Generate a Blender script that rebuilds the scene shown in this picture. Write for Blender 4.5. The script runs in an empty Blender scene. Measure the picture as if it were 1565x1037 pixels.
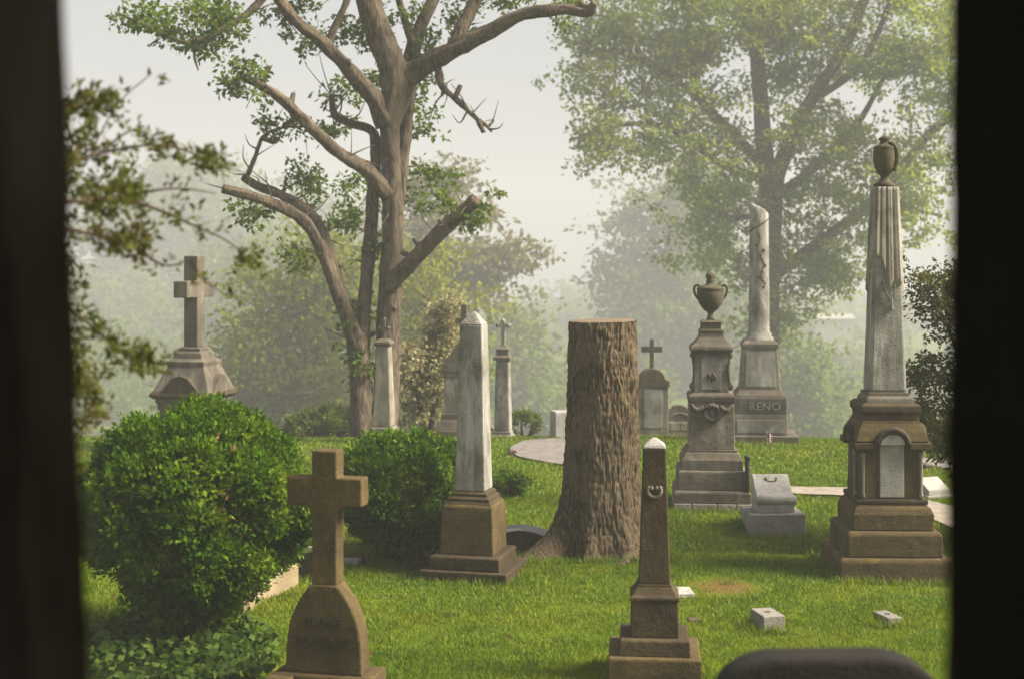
import bpy, bmesh, math, random
import numpy as np
from mathutils import Vector, Matrix

# ------------------------------------------------------------------ camera
F = 2174.0            # focal length in photograph pixels (50 mm on 36 mm film)
W, HH = 1565.0, 1037.0
HZ = 400.0            # photograph row of the eye level
H = 2.6               # eye height above the middle lawn
SC = bpy.context.scene
C = SC.collection

cam_d = bpy.data.cameras.new('camera')
cam_d.sensor_width = 36.0
cam_d.lens = F / W * 36.0
cam_d.shift_y = -(HH / 2 - HZ) / W
cam_d.clip_start = 0.05
cam_d.clip_end = 3000
cam_d.dof.use_dof = True
cam_d.dof.focus_distance = 11.9
cam_d.dof.aperture_fstop = 2.4
cam = bpy.data.objects.new('camera', cam_d)
C.objects.link(cam)
cam.location = (0, 0, H)
cam.rotation_euler = (math.radians(90), 0, 0)
SC.camera = cam

# ------------------------------------------------------------------ sky, sun
SUN_EL, SUN_AZ = math.radians(42), math.radians(98)     # azimuth from +Y towards +X
world = bpy.data.worlds.new('World')
SC.world = world
world.use_nodes = True
wt = world.node_tree
wt.nodes.clear()
w_out = wt.nodes.new('ShaderNodeOutputWorld')
w_bg = wt.nodes.new('ShaderNodeBackground')
w_sky = wt.nodes.new('ShaderNodeTexSky')
w_sky.sky_type = 'NISHITA'
w_sky.sun_disc = False
w_sky.sun_elevation = SUN_EL
w_sky.sun_rotation = SUN_AZ
w_sky.dust_density = 4.0
w_mix = wt.nodes.new('ShaderNodeMix')
w_mix.data_type = 'RGBA'
w_mix.inputs[0].default_value = 0.94
w_mix.inputs[7].default_value = (1.75, 1.77, 1.86, 1)     # the even cloud deck above the fog
wt.links.new(w_sky.outputs[0], w_mix.inputs[6])
wt.links.new(w_mix.outputs[2], w_bg.inputs[0])
w_bg.inputs[1].default_value = 0.1
wt.links.new(w_bg.outputs[0], w_out.inputs[0])

sun_d = bpy.data.lights.new('sun', 'SUN')
sun_d.energy = 5.0
sun_d.angle = math.radians(24)
sun_d.color = (1.0, 0.895, 0.71)
sun = bpy.data.objects.new('sun', sun_d)
C.objects.link(sun)
sv = Vector((math.sin(SUN_AZ) * math.cos(SUN_EL), math.cos(SUN_AZ) * math.cos(SUN_EL), math.sin(SUN_EL)))
sun.rotation_euler = (-sv).to_track_quat('-Z', 'Y').to_euler()
sun.location = sv * 60

SC.view_settings.view_transform = 'Standard'
SC.view_settings.look = 'None'
SC.view_settings.gamma = 1.0
SC.view_settings.use_curve_mapping = False
SC.view_settings.exposure = 1.68
SC.render.engine = 'CYCLES'
SC.cycles.use_denoising = True
SC.cycles.max_bounces = 6
SC.cycles.diffuse_bounces = 3
SC.cycles.glossy_bounces = 2
SC.cycles.transmission_bounces = 3
SC.cycles.volume_bounces = 2
SC.cycles.transparent_max_bounces = 4
SC.cycles.use_adaptive_sampling = True

# ------------------------------------------------------------------ basic helpers
rng = np.random.default_rng(7)
R = math.radians


def smooth(t):
    t = np.clip(t, 0, 1)
    return t * t * (3 - 2 * t)


_tab = np.random.default_rng(3).random((64, 64))


def vnoise(x, y, px=64):
    """value noise, periodic in x over px cells"""
    x = np.asarray(x, float); y = np.asarray(y, float)
    xi = np.floor(x).astype(int); yi = np.floor(y).astype(int)
    fx = smooth(x - xi); fy = smooth(y - yi)
    a = _tab[(xi % px) % 64, yi % 64]; b = _tab[((xi + 1) % px) % 64, yi % 64]
    c = _tab[(xi % px) % 64, (yi + 1) % 64]; d = _tab[((xi + 1) % px) % 64, (yi + 1) % 64]
    return (a * (1 - fx) + b * fx) * (1 - fy) + (c * (1 - fx) + d * fx) * fy


def gz(x, y):
    """height of the ground"""
    x = np.asarray(x, float); y = np.asarray(y, float)
    z = 1.0 * smooth(1 - y / 7.2)
    win = smooth((x - 0.5) / 0.8) * smooth((4.6 - x) / 1.2)
    bank = np.where(y < 12.9, smooth((y - 12.5) / 0.4), smooth(1 - (y - 12.9) / 1.5))
    z = z - 0.27 * win * bank
    t = np.clip(y - 20.3, 0, None)
    fall = np.where(t < 3, 0.05 * t * t, .45 + 0.3 * (t - 3))
    fall = np.where(fall > 8, 8 + 4.5 * (1 - np.exp(-(fall - 8) / 4.5)), fall)
    z = z - fall
    far = smooth((y - 40) / 40)
    z = z + far * 1.6 * (vnoise(x * 0.03 + 9, y * 0.03) - .5)
    z = z + 0.05 * (vnoise(x * 0.45 + 31.3, y * 0.45 + 5) - .5) * smooth((y - 6) / 3)
    z = z + 0.018 * (vnoise(x * 2.1 + 11, y * 2.1 + 5) - .5)
    return z


def gx(px, Y):
    return (px - W / 2) / F * Y


def P(px, py, Y):
    """photograph pixel at distance Y -> point of the place"""
    return np.array([(px - W / 2) / F * Y, Y, H - (py - HZ) / F * Y])


def dist(py):
    return F * H / (py - HZ)


def link_mesh(me, name, mat=None, parent=None, smooth_sh=False):
    o = bpy.data.objects.new(name, me)
    C.objects.link(o)
    if mat is not None:
        me.materials.append(mat)
    if parent is not None:
        o.parent = parent
    if smooth_sh:
        me.polygons.foreach_set('use_smooth', np.ones(len(me.polygons), bool))
    return o


def np_mesh(name, V, faces, mat=None, parent=None, smooth_sh=False, attr=None):
    """faces: list of int arrays (n,3) or (n,4)"""
    me = bpy.data.meshes.new(name)
    V = np.asarray(V, np.float32)
    faces = [np.asarray(f, np.int32) for f in faces if len(f)]
    tot = np.concatenate([np.full(len(f), f.shape[1], np.int32) for f in faces])
    idx = np.concatenate([f.ravel() for f in faces])
    start = np.concatenate([[0], np.cumsum(tot)[:-1]]).astype(np.int32)
    me.vertices.add(len(V)); me.vertices.foreach_set('co', V.ravel())
    me.loops.add(len(idx)); me.loops.foreach_set('vertex_index', idx)
    me.polygons.add(len(tot)); me.polygons.foreach_set('loop_start', start)
    me.polygons.foreach_set('loop_total', tot)
    if attr is not None:
        a = me.attributes.new('rnd', 'FLOAT', 'FACE')
        a.data.foreach_set('value', np.asarray(attr, np.float32))
    me.update(calc_edges=True)
    me.validate()
    return link_mesh(me, name, mat, parent, smooth_sh)


def thing(name, label, cat, loc=(0, 0, 0), rz=0.0, group=None):
    o = bpy.data.objects.new(name, None)
    o.empty_display_size = 0.2
    C.objects.link(o)
    o.location = loc
    o.rotation_euler = (0, 0, rz)
    tag(o, label, cat, group)
    return o


def tag(o, label=None, cat=None, group=None, kind=None):
    if label: o['label'] = label
    if cat: o['category'] = cat
    if group: o['group'] = group
    if kind: o['kind'] = kind
    return o


def bevel(o, w=0.006, seg=2):
    m = o.modifiers.new('edge wear', 'BEVEL')
    m.width = w; m.segments = seg; m.limit_method = 'ANGLE'; m.angle_limit = R(28)
    if WORN[0] and w >= .008: wear(o)
    return o


WORN = [False]
_wtex = bpy.data.textures.new('stone wear', 'CLOUDS')
_wtex.noise_scale = .045
_wtex.noise_depth = 3


def wear(o, lv=4, st=.0065):
    m = o.modifiers.new('grain', 'SUBSURF')
    m.subdivision_type = 'SIMPLE'; m.levels = lv; m.render_levels = lv
    d = o.modifiers.new('chips', 'DISPLACE')
    d.texture = _wtex; d.texture_coords = 'GLOBAL'; d.strength = st; d.mid_level = .5


def loft(name, rings, mat, parent, bw=0.006, cx=0.0, cy=0.0):
    """rings: (half width x, half depth y, z[, dx, dy]) from the bottom up"""
    V = []; Fq = []
    for r in rings:
        hx, hy, z = r[:3]
        dx = cx + (r[3] if len(r) > 3 else 0); dy = cy + (r[4] if len(r) > 4 else 0)
        V += [(dx - hx, dy - hy, z), (dx + hx, dy - hy, z), (dx + hx, dy + hy, z), (dx - hx, dy + hy, z)]
    n = len(rings)
    me = bpy.data.meshes.new(name)
    Fq.append((3, 2, 1, 0))
    for i in range(n - 1):
        a = i * 4; b = a + 4
        for k in range(4):
            Fq.append((a + k, a + (k + 1) % 4, b + (k + 1) % 4, b + k))
    t = (n - 1) * 4
    Fq.append((t, t + 1, t + 2, t + 3))
    me.from_pydata(V, [], Fq)
    o = link_mesh(me, name, mat, parent)
    if bw: bevel(o, bw)
    return o


def box(name, x0, x1, y0, y1, z0, z1, mat, parent, bw=0.006):
    return loft(name, [((x1 - x0) / 2, (y1 - y0) / 2, z0), ((x1 - x0) / 2, (y1 - y0) / 2, z1)], mat, parent, bw,
                (x0 + x1) / 2, (y0 + y1) / 2)


def prism(name, pts, y0, y1, mat, parent, bw=0.006):
    """outline in the x-z plane given thickness from y0 to y1"""
    n = len(pts)
    V = [(p[0], y0, p[1]) for p in pts] + [(p[0], y1, p[1]) for p in pts]
    Fs = [tuple(range(n)), tuple(range(2 * n - 1, n - 1, -1))]
    Fs += [(i, i + n, (i + 1) % n + n, (i + 1) % n) for i in range(n)]
    me = bpy.data.meshes.new(name)
    me.from_pydata(V, [], Fs)
    bm = bmesh.new(); bm.from_mesh(me)
    bmesh.ops.recalc_face_normals(bm, faces=bm.faces)
    bm.to_mesh(me); bm.free()
    o = link_mesh(me, name, mat, parent)
    if bw: bevel(o, bw)
    return o


def lathe(name, prof, mat, parent, seg=28, cx=0.0, cy=0.0, sx=1.0, flute=None):
    prof = np.array(prof, float)
    n = len(prof)
    th = np.linspace(0, 2 * np.pi, seg, endpoint=False)
    V = np.zeros((n, seg, 3))
    V[:, :, 0] = cx + prof[:, :1] * np.cos(th) * sx
    V[:, :, 1] = cy + prof[:, :1] * np.sin(th)
    V[:, :, 2] = prof[:, 1:2]
    V = V.reshape(-1, 3)
    i, k = np.meshgrid(np.arange(n - 1), np.arange(seg), indexing='ij')
    a = i * seg + k; b = i * seg + (k + 1) % seg
    Q = np.stack([a, b, b + seg, a + seg], -1).reshape(-1, 4)
    V = np.vstack([V, [[cx, cy, prof[0, 1]], [cx, cy, prof[-1, 1]]]])
    m = len(V) - 2
    kk = np.arange(seg)
    T = np.vstack([np.stack([(kk + 1) % seg, kk, np.full(seg, m)], -1),
                   np.stack([(n - 1) * seg + kk, (n - 1) * seg + (kk + 1) % seg, np.full(seg, m + 1)], -1)])
    o = np_mesh(name, V, [Q, T], mat, parent, True)
    return o


def catmull(pts, per=6):
    pts = np.asarray(pts, float)
    if len(pts) < 3:
        t = np.linspace(0, 1, per + 1)[:, None]
        return pts[0] * (1 - t) + pts[-1] * t
    p = np.vstack([2 * pts[0] - pts[1], pts, 2 * pts[-1] - pts[-2]])
    out = []
    for i in range(1, len(p) - 2):
        t = np.linspace(0, 1, per, endpoint=False)[:, None]
        a, b, c, d = p[i - 1], p[i], p[i + 1], p[i + 2]
        out.append(0.5 * ((2 * b) + (-a + c) * t + (2 * a - 5 * b + 4 * c - d) * t ** 2 + (-a + 3 * b - 3 * c + d) * t ** 3))
    out.append(pts[-1][None])
    return np.vstack(out)


def tube_arrays(pts, rad, seg=8, rough=0.0, seed=0):
    """a closed tube along points with one radius each; returns V, quads, tris"""
    pts = np.asarray(pts, float); rad = np.asarray(rad, float)
    n = len(pts)
    tan = np.gradient(pts, axis=0)
    tan /= np.linalg.norm(tan, axis=1)[:, None] + 1e-9
    ref = np.array([0.0, 1.0, 0.0]) if abs(tan[0][1]) < .9 else np.array([1.0, 0, 0])
    u = np.zeros((n, 3)); v = np.zeros((n, 3))
    a = ref - tan[0] * np.dot(ref, tan[0]); a /= np.linalg.norm(a)
    for i in range(n):
        a = a - tan[i] * np.dot(a, tan[i]); a /= np.linalg.norm(a) + 1e-9
        u[i] = a; v[i] = np.cross(tan[i], a)
    th = np.linspace(0, 2 * np.pi, seg, endpoint=False)
    rr = np.repeat(rad[:, None], seg, 1)
    if rough:
        s = np.concatenate([[0], np.cumsum(np.linalg.norm(np.diff(pts, axis=0), axis=1))])
        A, S = np.meshgrid(th / (2 * np.pi) * seg * .5, s, indexing='xy')
        nn = vnoise(A + seed * 3, S / (rad.mean() * 2.2) + seed * 7, 64) - .5
        n2 = vnoise(A * 2 + seed * 5, S / (rad.mean() * .9) + seed * 3, 64) - .5
        rr = rr * (1 + rough * (1.4 * nn + .7 * n2))
    V = pts[:, None] + rr[..., None] * (np.cos(th)[None, :, None] * u[:, None] + np.sin(th)[None, :, None] * v[:, None])
    V = V.reshape(-1, 3)
    i, k = np.meshgrid(np.arange(n - 1), np.arange(seg), indexing='ij')
    a_ = i * seg + k; b_ = i * seg + (k + 1) % seg
    Q = np.stack([a_, b_, b_ + seg, a_ + seg], -1).reshape(-1, 4)
    V = np.vstack([V, pts[:1], pts[-1:]])
    m = len(V) - 2; kk = np.arange(seg)
    T = np.vstack([np.stack([(kk + 1) % seg, kk, np.full(seg, m)], -1),
                   np.stack([(n - 1) * seg + kk, (n - 1) * seg + (kk + 1) % seg, np.full(seg, m + 1)], -1)])
    return V, Q, T


def tube(name, pts, rad, mat, parent, seg=10, per=6, rough=0.0, seed=0, smooth_sh=True):
    rad = np.asarray(rad, float)
    sp = catmull(pts, per)
    t0 = np.linspace(0, 1, len(rad)); t1 = np.linspace(0, 1, len(sp))
    rr = np.interp(t1, t0, rad)
    V, Q, T = tube_arrays(sp, rr, seg, rough, seed)
    return np_mesh(name, V, [Q, T], mat, parent, smooth_sh), sp


def torus(name, R_, r_, mat, parent, M=None, seg=28, rs=10, arc=2 * math.pi, a0=0.0, knob=0.0):
    th = np.linspace(a0, a0 + arc, seg)
    pts = np.stack([R_ * np.cos(th), np.zeros(seg), R_ * np.sin(th)], -1)
    rad = r_ * (1 + knob * np.sin(np.arange(seg) * 2.4))
    V, Q, T = tube_arrays(pts, rad, rs)
    if M is not None:
        V = np.array([M @ Vector(p) for p in V])
    return np_mesh(name, V, [Q, T], mat, parent, True)


def text_mesh(name, body, size, mat, parent, loc, depth=0.003, spacing=1.0, squeeze=1.0):
    cu = bpy.data.curves.new(name, 'FONT')
    cu.body = body; cu.size = size; cu.extrude = depth; cu.align_x = 'CENTER'; cu.space_character = spacing
    t = bpy.data.objects.new(name + '_curve', cu)
    C.objects.link(t)
    dg = bpy.context.evaluated_depsgraph_get()
    me = bpy.data.meshes.new_from_object(t.evaluated_get(dg))
    bpy.data.objects.remove(t); bpy.data.curves.remove(cu)
    me.transform(Matrix.Translation(loc) @ Matrix.Rotation(R(90), 4, 'X') @ Matrix.Scale(squeeze, 4, (1, 0, 0)))
    me.materials.clear()
    return link_mesh(me, name, mat, parent)


# ------------------------------------------------------------------ materials
def mat_new(name):
    m = bpy.data.materials.new(name)
    m.use_nodes = True
    nt = m.node_tree
    nt.nodes.clear()
    out = nt.nodes.new('ShaderNodeOutputMaterial')
    bs = nt.nodes.new('ShaderNodeBsdfPrincipled')
    nt.links.new(bs.outputs[0], out.inputs[0])
    return m, nt, bs, out


def n_noise(nt, vec, scale, detail=5.0, rough=0.6, dist_=0.0):
    n = nt.nodes.new('ShaderNodeTexNoise')
    n.inputs['Scale'].default_value = scale
    n.inputs['Detail'].default_value = detail
    n.inputs['Roughness'].default_value = rough
    n.inputs['Distortion'].default_value = dist_
    if vec is not None: nt.links.new(vec, n.inputs['Vector'])
    return n.outputs['Fac']


def n_map(nt, val, a, b, c=0.0, d=1.0):
    n = nt.nodes.new('ShaderNodeMapRange')
    n.interpolation_type = 'SMOOTHSTEP'
    for i, v in enumerate((a, b, c, d)): n.inputs[i + 1].default_value = v
    nt.links.new(val, n.inputs[0])
    return n.outputs[0]


def n_mix(nt, fac, a, b, mode='MIX'):
    n = nt.nodes.new('ShaderNodeMix')
    n.data_type = 'RGBA'; n.blend_type = mode
    if isinstance(fac, (int, float)): n.inputs[0].default_value = fac
    else: nt.links.new(fac, n.inputs[0])
    for i, v in ((6, a), (7, b)):
        if isinstance(v, tuple): n.inputs[i].default_value = v + (1,) if len(v) == 3 else v
        else: nt.links.new(v, n.inputs[i])
    return n.outputs[2]


def n_scale(nt, vec, s):
    n = nt.nodes.new('ShaderNodeVectorMath')
    n.operation = 'MULTIPLY'
    nt.links.new(vec, n.inputs[0]); n.inputs[1].default_value = s
    return n.outputs[0]


def n_pos(nt):
    return nt.nodes.new('ShaderNodeNewGeometry').outputs['Position']


def n_bump(nt, bs, val, strength, dist_=0.01):
    b = nt.nodes.new('ShaderNodeBump')
    b.inputs['Strength'].default_value = strength
    b.inputs['Distance'].default_value = dist_
    nt.links.new(val, b.inputs['Height'])
    nt.links.new(b.outputs[0], bs.inputs['Normal'])
    return b


def stone(name, base, dark, light, lichen=(0.22, 0.17, 0.04), lich=0.3, streak=0.5, wash=0.3, sc=1.0, rough=0.85):
    m, nt, bs, _ = mat_new(name)
    p = n_pos(nt)
    col = n_mix(nt, n_map(nt, n_noise(nt, p, 3.2 * sc, 6, .65), .38, .66), base, dark)
    col = n_mix(nt, n_map(nt, n_noise(nt, p, 1.1 * sc, 3, .5), .42, .66, 0, .6), col, dark)
    # pale washed patches, long in the vertical
    ws = n_noise(nt, n_scale(nt, p, (5 * sc, 5 * sc, 1.6 * sc)), 1.0, 5, .6, .6)
    col = n_mix(nt, n_map(nt, ws, .56 - .25 * wash, .78 - .12 * wash, 0, min(1, wash * 1.5)), col, light)
    # dark run-off streaks
    st = n_noise(nt, n_scale(nt, p, (9 * sc, 9 * sc, 1.5 * sc)), 1.0, 6, .7)
    col = n_mix(nt, n_map(nt, st, .47, .75, 0, streak), col, tuple(c * .35 for c in dark))
    # lichen
    li = n_noise(nt, p, 7.5 * sc, 8, .72, .4)
    col = n_mix(nt, n_map(nt, li, .64 - .2 * lich, .74 - .16 * lich, 0, .75 * min(1, lich * 2)), col, lichen)
    # crystal speckle
    sp = n_noise(nt, p, 160, 2, .6)
    col = n_mix(nt, n_map(nt, sp, .35, .7, 0, .28), col, tuple(c * 1.9 + .02 for c in base))
    pit = n_noise(nt, p, 75, 3, .7)
    col = n_mix(nt, n_map(nt, pit, .55, .75, 0, .45), col, tuple(c * .4 for c in dark))
    nt.links.new(col, bs.inputs['Base Color'])
    bs.inputs['Roughness'].default_value = rough
    bs.inputs['Specular IOR Level'].default_value = .25
    mx = nt.nodes.new('ShaderNodeMath'); mx.operation = 'ADD'
    nt.links.new(pit, mx.inputs[0]); nt.links.new(li, mx.inputs[1])
    n_bump(nt, bs, mx.outputs[0], .75, .012)
    return m


def bark(name, base, dark, moss=(0.05, 0.06, 0.02), mossy=.2, sx=26.0, sz=3.0, strength=.8, spec=.1):
    m, nt, bs, _ = mat_new(name)
    p = n_pos(nt)
    f1 = n_noise(nt, n_scale(nt, p, (sx, sx, sz)), 1.0, 6, .62, .4)
    f2 = n_noise(nt, p, 2.5, 5, .6)
    col = n_mix(nt, n_map(nt, f1, .38, .62), dark, base)
    col = n_mix(nt, n_map(nt, f2, .4, .7, 0, .55), col, tuple(c * 1.6 + .005 for c in base))
    ms = n_noise(nt, p, 5, 6, .7)
    col = n_mix(nt, n_map(nt, ms, .6 - .2 * mossy, .75, 0, mossy * 2), col, moss)
    nt.links.new(col, bs.inputs['Base Color'])
    bs.inputs['Roughness'].default_value = .95
    bs.inputs['Specular IOR Level'].default_value = spec
    n_bump(nt, bs, f1, strength, .03)
    return m


def leafmat(name, a, b, c, trans=.35, patch=1.2, gloss=.45):
    m, nt, bs, out = mat_new(name)
    at = nt.nodes.new('ShaderNodeAttribute'); at.attribute_name = 'rnd'
    p = n_pos(nt)
    col = n_mix(nt, n_map(nt, at.outputs['Fac'], 0, .75), a, b)
    col = n_mix(nt, n_map(nt, n_noise(nt, p, patch, 3, .6), .45, .68, 0, .8), col, c)
    col = n_mix(nt, n_map(nt, at.outputs['Fac'], .9, 1.0, 0, .5), col, c)
    nt.links.new(col, bs.inputs['Base Color'])
    bs.inputs['Roughness'].default_value = gloss
    bs.inputs['Specular IOR Level'].default_value = .12
    tr = nt.nodes.new('ShaderNodeBsdfTranslucent')
    nt.links.new(n_mix(nt, .5, col, tuple(min(1, x * 1.5) for x in b)), tr.inputs[0])
    mx = nt.nodes.new('ShaderNodeMixShader'); mx.inputs[0].default_value = trans
    nt.links.new(bs.outputs[0], mx.inputs[1]); nt.links.new(tr.outputs[0], mx.inputs[2])
    nt.links.new(mx.outputs[0], out.inputs[0])
    return m


def plain(name, col, rough=.7, noise=.3, sc=20, bump=.2, metal=0.0):
    m, nt, bs, _ = mat_new(name)
    p = n_pos(nt)
    f = n_noise(nt, p, sc, 5, .6)
    c = n_mix(nt, n_map(nt, f, .35, .7, 0, 1), tuple(x * (1 - noise) for x in col), tuple(min(1, x * (1 + noise)) for x in col))
    nt.links.new(c, bs.inputs['Base Color'])
    bs.inputs['Roughness'].default_value = rough
    bs.inputs['Metallic'].default_value = metal
    if bump: n_bump(nt, bs, f, bump, .006)
    return m


M = {}
M['brown'] = stone('brown sandstone', (.084, .058, .021), (.042, .029, .011), (.13, .095, .042), (.15, .105, .010), .42, .35, .22)
M['brown_dark'] = stone('dark brown sandstone', (.056, .040, .019), (.026, .018, .009), (.12, .095, .06), (.08, .06, .010), .3, .5, .25)
M['marble'] = stone('weathered marble', (.235, .225, .205), (.085, .078, .06), (.42, .415, .40), (.15, .125, .05), .25, .7, .5)
M['marble_warm'] = stone('warm weathered marble', (.29, .265, .225), (.10, .085, .06), (.44, .42, .38), (.18, .145, .07), .2, .8, .4)
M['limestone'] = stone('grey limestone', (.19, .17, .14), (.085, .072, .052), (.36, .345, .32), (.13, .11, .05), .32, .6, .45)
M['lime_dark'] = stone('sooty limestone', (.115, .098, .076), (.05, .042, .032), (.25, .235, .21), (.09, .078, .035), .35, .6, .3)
M['granite'] = stone('grey granite', (.25, .235, .215), (.15, .135, .12), (.33, .32, .30), (.17, .15, .09), .12, .3, .25)
M['pale'] = stone('pale granite', (.36, .345, .33), (.20, .19, .175), (.5, .49, .48), (.2, .18, .1), .15, .35, .3)
M['sand'] = stone('tan sandstone', (.30, .235, .15), (.17, .13, .075), (.42, .35, .25), (.16, .13, .04), .2, .35, .3)
M['slate'] = stone('dark slate', (.008, .0058, .004), (.004, .003, .002), (.06, .05, .045), (.012, .009, .004), .15, .4, .08)
M['moss'] = stone('mossy urn stone', (.085, .074, .042), (.038, .033, .02), (.16, .145, .10), (.075, .075, .022), .35, .5, .25, 2.0)
M['letters'] = plain('cut letters', (.028, .020, .012), .9, .3, 40, 0)
M['letters_pale'] = plain('pale letters', (.24, .225, .20), .8, .3, 30, 0)
M['iron'] = plain('dark iron', (.03, .026, .022), .7, .4, 30, .3)
M['asphalt'] = plain('worn asphalt', (.15, .135, .125), .9, .22, 9, .5)
M['concrete'] = plain('concrete path', (.22, .19, .155), .9, .2, 7, .4)
M['rust'] = plain('rusty brown block', (.06, .032, .022), .85, .4, 30, .4)
M['bark_stump'] = bark('furrowed bark', (.14, .106, .068), (.036, .026, .017), (.12, .10, .055), .3, 48, 12, 1.0)
M['bark_big'] = bark('grey brown bark', (.125, .098, .072), (.042, .033, .025), (.075, .07, .035), .25, 24, 5, 1.0)
M['bark_far'] = bark('brown bark', (.085, .065, .042), (.035, .027, .018), (.05, .05, .02), .2, 14, 3, .6)
M['bark_band'] = bark('blackened band bark', (.0040, .0030, .0022), (.002, .0015, .001), (.008, .007, .003), .2, 30, 4, .8, 0.0)  # blackened so the added side trunks read as dark bands
M['twig'] = bark('twig bark', (.06, .043, .028), (.03, .02, .013), (.04, .04, .015), .2, 30, 10, .3)
M['leaf_big'] = leafmat('big tree leaves', (.042, .078, .008), (.095, .145, .013), (.14, .185, .02), .5, .9)
M['leaf_right'] = leafmat('right tree leaves', (.105, .15, .008), (.20, .255, .012), (.275, .305, .016), .62, .25)
M['leaf_mist'] = leafmat('valley tree leaves', (.065, .105, .010), (.13, .19, .018), (.18, .22, .022), .5, .08)
M['leaf_olive'] = leafmat('olive tree leaves', (.11, .135, .010), (.20, .225, .016), (.25, .255, .02), .6, .4)
M['leaf_brown'] = leafmat('bronze tree leaves', (.095, .085, .022), (.16, .14, .035), (.18, .175, .04), .45, .2)
M['leaf_bush'] = leafmat('clipped bush leaves', (.016, .052, .002), (.068, .145, .003), (.16, .225, .010), .35, 3.5, .62)
M['leaf_yellow'] = leafmat('yellow green leaves', (.055, .085, .014), (.10, .14, .025), (.13, .16, .03), .4, 2, .5)
M['leaf_ivy'] = leafmat('ivy leaves', (.020, .050, .006), (.055, .10, .012), (.11, .15, .03), .3, 5, .65)
M['leaf_near'] = leafmat('near evergreen leaves', (.040, .044, .008), (.085, .10, .014), (.085, .055, .018), .35, 4, .6)
M['leaf_cream'] = leafmat('cream blossom', (.20, .18, .08), (.36, .32, .19), (.12, .14, .04), .3, 2.5, .6)
M['leaf_dead'] = leafmat('dead leaves', (.10, .055, .02), (.18, .105, .04), (.14, .085, .035), .2, 6, .8)


def make_grassmat():
    m, nt, bs, out = mat_new('grass blades')
    at = nt.nodes.new('ShaderNodeAttribute'); at.attribute_name = 'rnd'
    p = n_pos(nt)
    col = n_mix(nt, n_map(nt, at.outputs['Fac'], 0, 1), (.072, .145, .002), (.155, .235, .004))
    col = n_mix(nt, n_map(nt, n_noise(nt, p, .9, 4, .65), .42, .66, 0, .75), col, (.20, .24, .006))
    col = n_mix(nt, n_map(nt, n_noise(nt, p, 2.6, 4, .7), .55, .72, 0, .75), col, (.045, .092, .003))
    col = n_mix(nt, n_map(nt, at.outputs['Fac'], .93, .96, 0, .7), col, (.24, .20, .07))
    nt.links.new(col, bs.inputs['Base Color'])
    bs.inputs['Roughness'].default_value = .55
    bs.inputs['Specular IOR Level'].default_value = .2
    tr = nt.nodes.new('ShaderNodeBsdfTranslucent'); nt.links.new(col, tr.inputs[0])
    mx = nt.nodes.new('ShaderNodeMixShader'); mx.inputs[0].default_value = .35
    nt.links.new(bs.outputs[0], mx.inputs[1]); nt.links.new(tr.outputs[0], mx.inputs[2])
    nt.links.new(mx.outputs[0], out.inputs[0])
    return m


def make_groundmat():
    m, nt, bs, _ = mat_new('turf and soil')
    p = n_pos(nt)
    col = n_mix(nt, n_map(nt, n_noise(nt, p, 1.1, 5, .65), .4, .65), (.065, .10, .004), (.11, .135, .006))
    col = n_mix(nt, n_map(nt, n_noise(nt, p, 35, 3, .7), .5, .7, 0, .7), col, (.035, .04, .012))
    # the bare brown patch in the lawn
    sub = nt.nodes.new('ShaderNodeVectorMath'); sub.operation = 'SUBTRACT'
    nt.links.new(p, sub.inputs[0]); sub.inputs[1].default_value = (1.70, 11.33, 0)
    ln = nt.nodes.new('ShaderNodeVectorMath'); ln.operation = 'LENGTH'
    nt.links.new(n_scale(nt, sub.outputs[0], (3.0, 2.6, 0)), ln.inputs[0])
    ad = nt.nodes.new('ShaderNodeMath'); ad.operation = 'ADD'
    nt.links.new(ln.outputs['Value'], ad.inputs[0])
    nz = n_noise(nt, p, 6, 4, .6); nt.links.new(nz, ad.inputs[1])
    col = n_mix(nt, n_map(nt, ad.outputs[0], .8, 1.5, .8, 0), col, (.13, .072, .028))
    nt.links.new(col, bs.inputs['Base Color'])
    bs.inputs['Roughness'].default_value = 1.0
    bs.inputs['Specular IOR Level'].default_value = .05
    n_bump(nt, bs, n_noise(nt, p, 28, 4, .7), .8, .03)
    return m


M['grass'] = make_grassmat()
M['ground'] = make_groundmat()


def make_woodmat(center):
    m, nt, bs, _ = mat_new('sawn wood')
    p = n_pos(nt)
    sub = nt.nodes.new('ShaderNodeVectorMath'); sub.operation = 'SUBTRACT'
    nt.links.new(p, sub.inputs[0]); sub.inputs[1].default_value = center
    wv = nt.nodes.new('ShaderNodeTexWave'); wv.wave_type = 'RINGS'; wv.rings_direction = 'Z'
    wv.inputs['Scale'].default_value = 14; wv.inputs['Distortion'].default_value = 1.5
    nt.links.new(sub.outputs[0], wv.inputs['Vector'])
    col = n_mix(nt, wv.outputs['Fac'], (.10, .072, .046), (.15, .108, .07))
    col = n_mix(nt, n_map(nt, n_noise(nt, p, 9, 4, .6), .45, .7, 0, .7), col, (.13, .08, .045))
    nt.links.new(col, bs.inputs['Base Color'])
    bs.inputs['Roughness'].default_value = .9
    return m


COUNT = []
# ------------------------------------------------------------------ foliage helpers
def unit(v):
    return v / (np.linalg.norm(v, axis=-1, keepdims=True) + 1e-9)


def leaf_mesh(name, pos, dirs, size, mat, parent, wr=.5, r=None):
    r = r or rng
    n = len(pos)
    d = unit(dirs)
    rv = unit(r.normal(size=(n, 3)))
    side = unit(np.cross(d, rv))
    nrm = np.cross(side, d)
    L = np.asarray(size)[:, None] * (0.75 + .5 * r.random((n, 1)))
    wid = L * wr * .5
    mid = pos + d * L * .45 + nrm * L * .08
    V = np.stack([pos, mid + side * wid, pos + d * L, mid - side * wid], 1).reshape(-1, 3)
    Q = np.arange(n * 4).reshape(-1, 4)
    return np_mesh(name, V, [Q], mat, parent, False, r.random(n))


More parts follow.
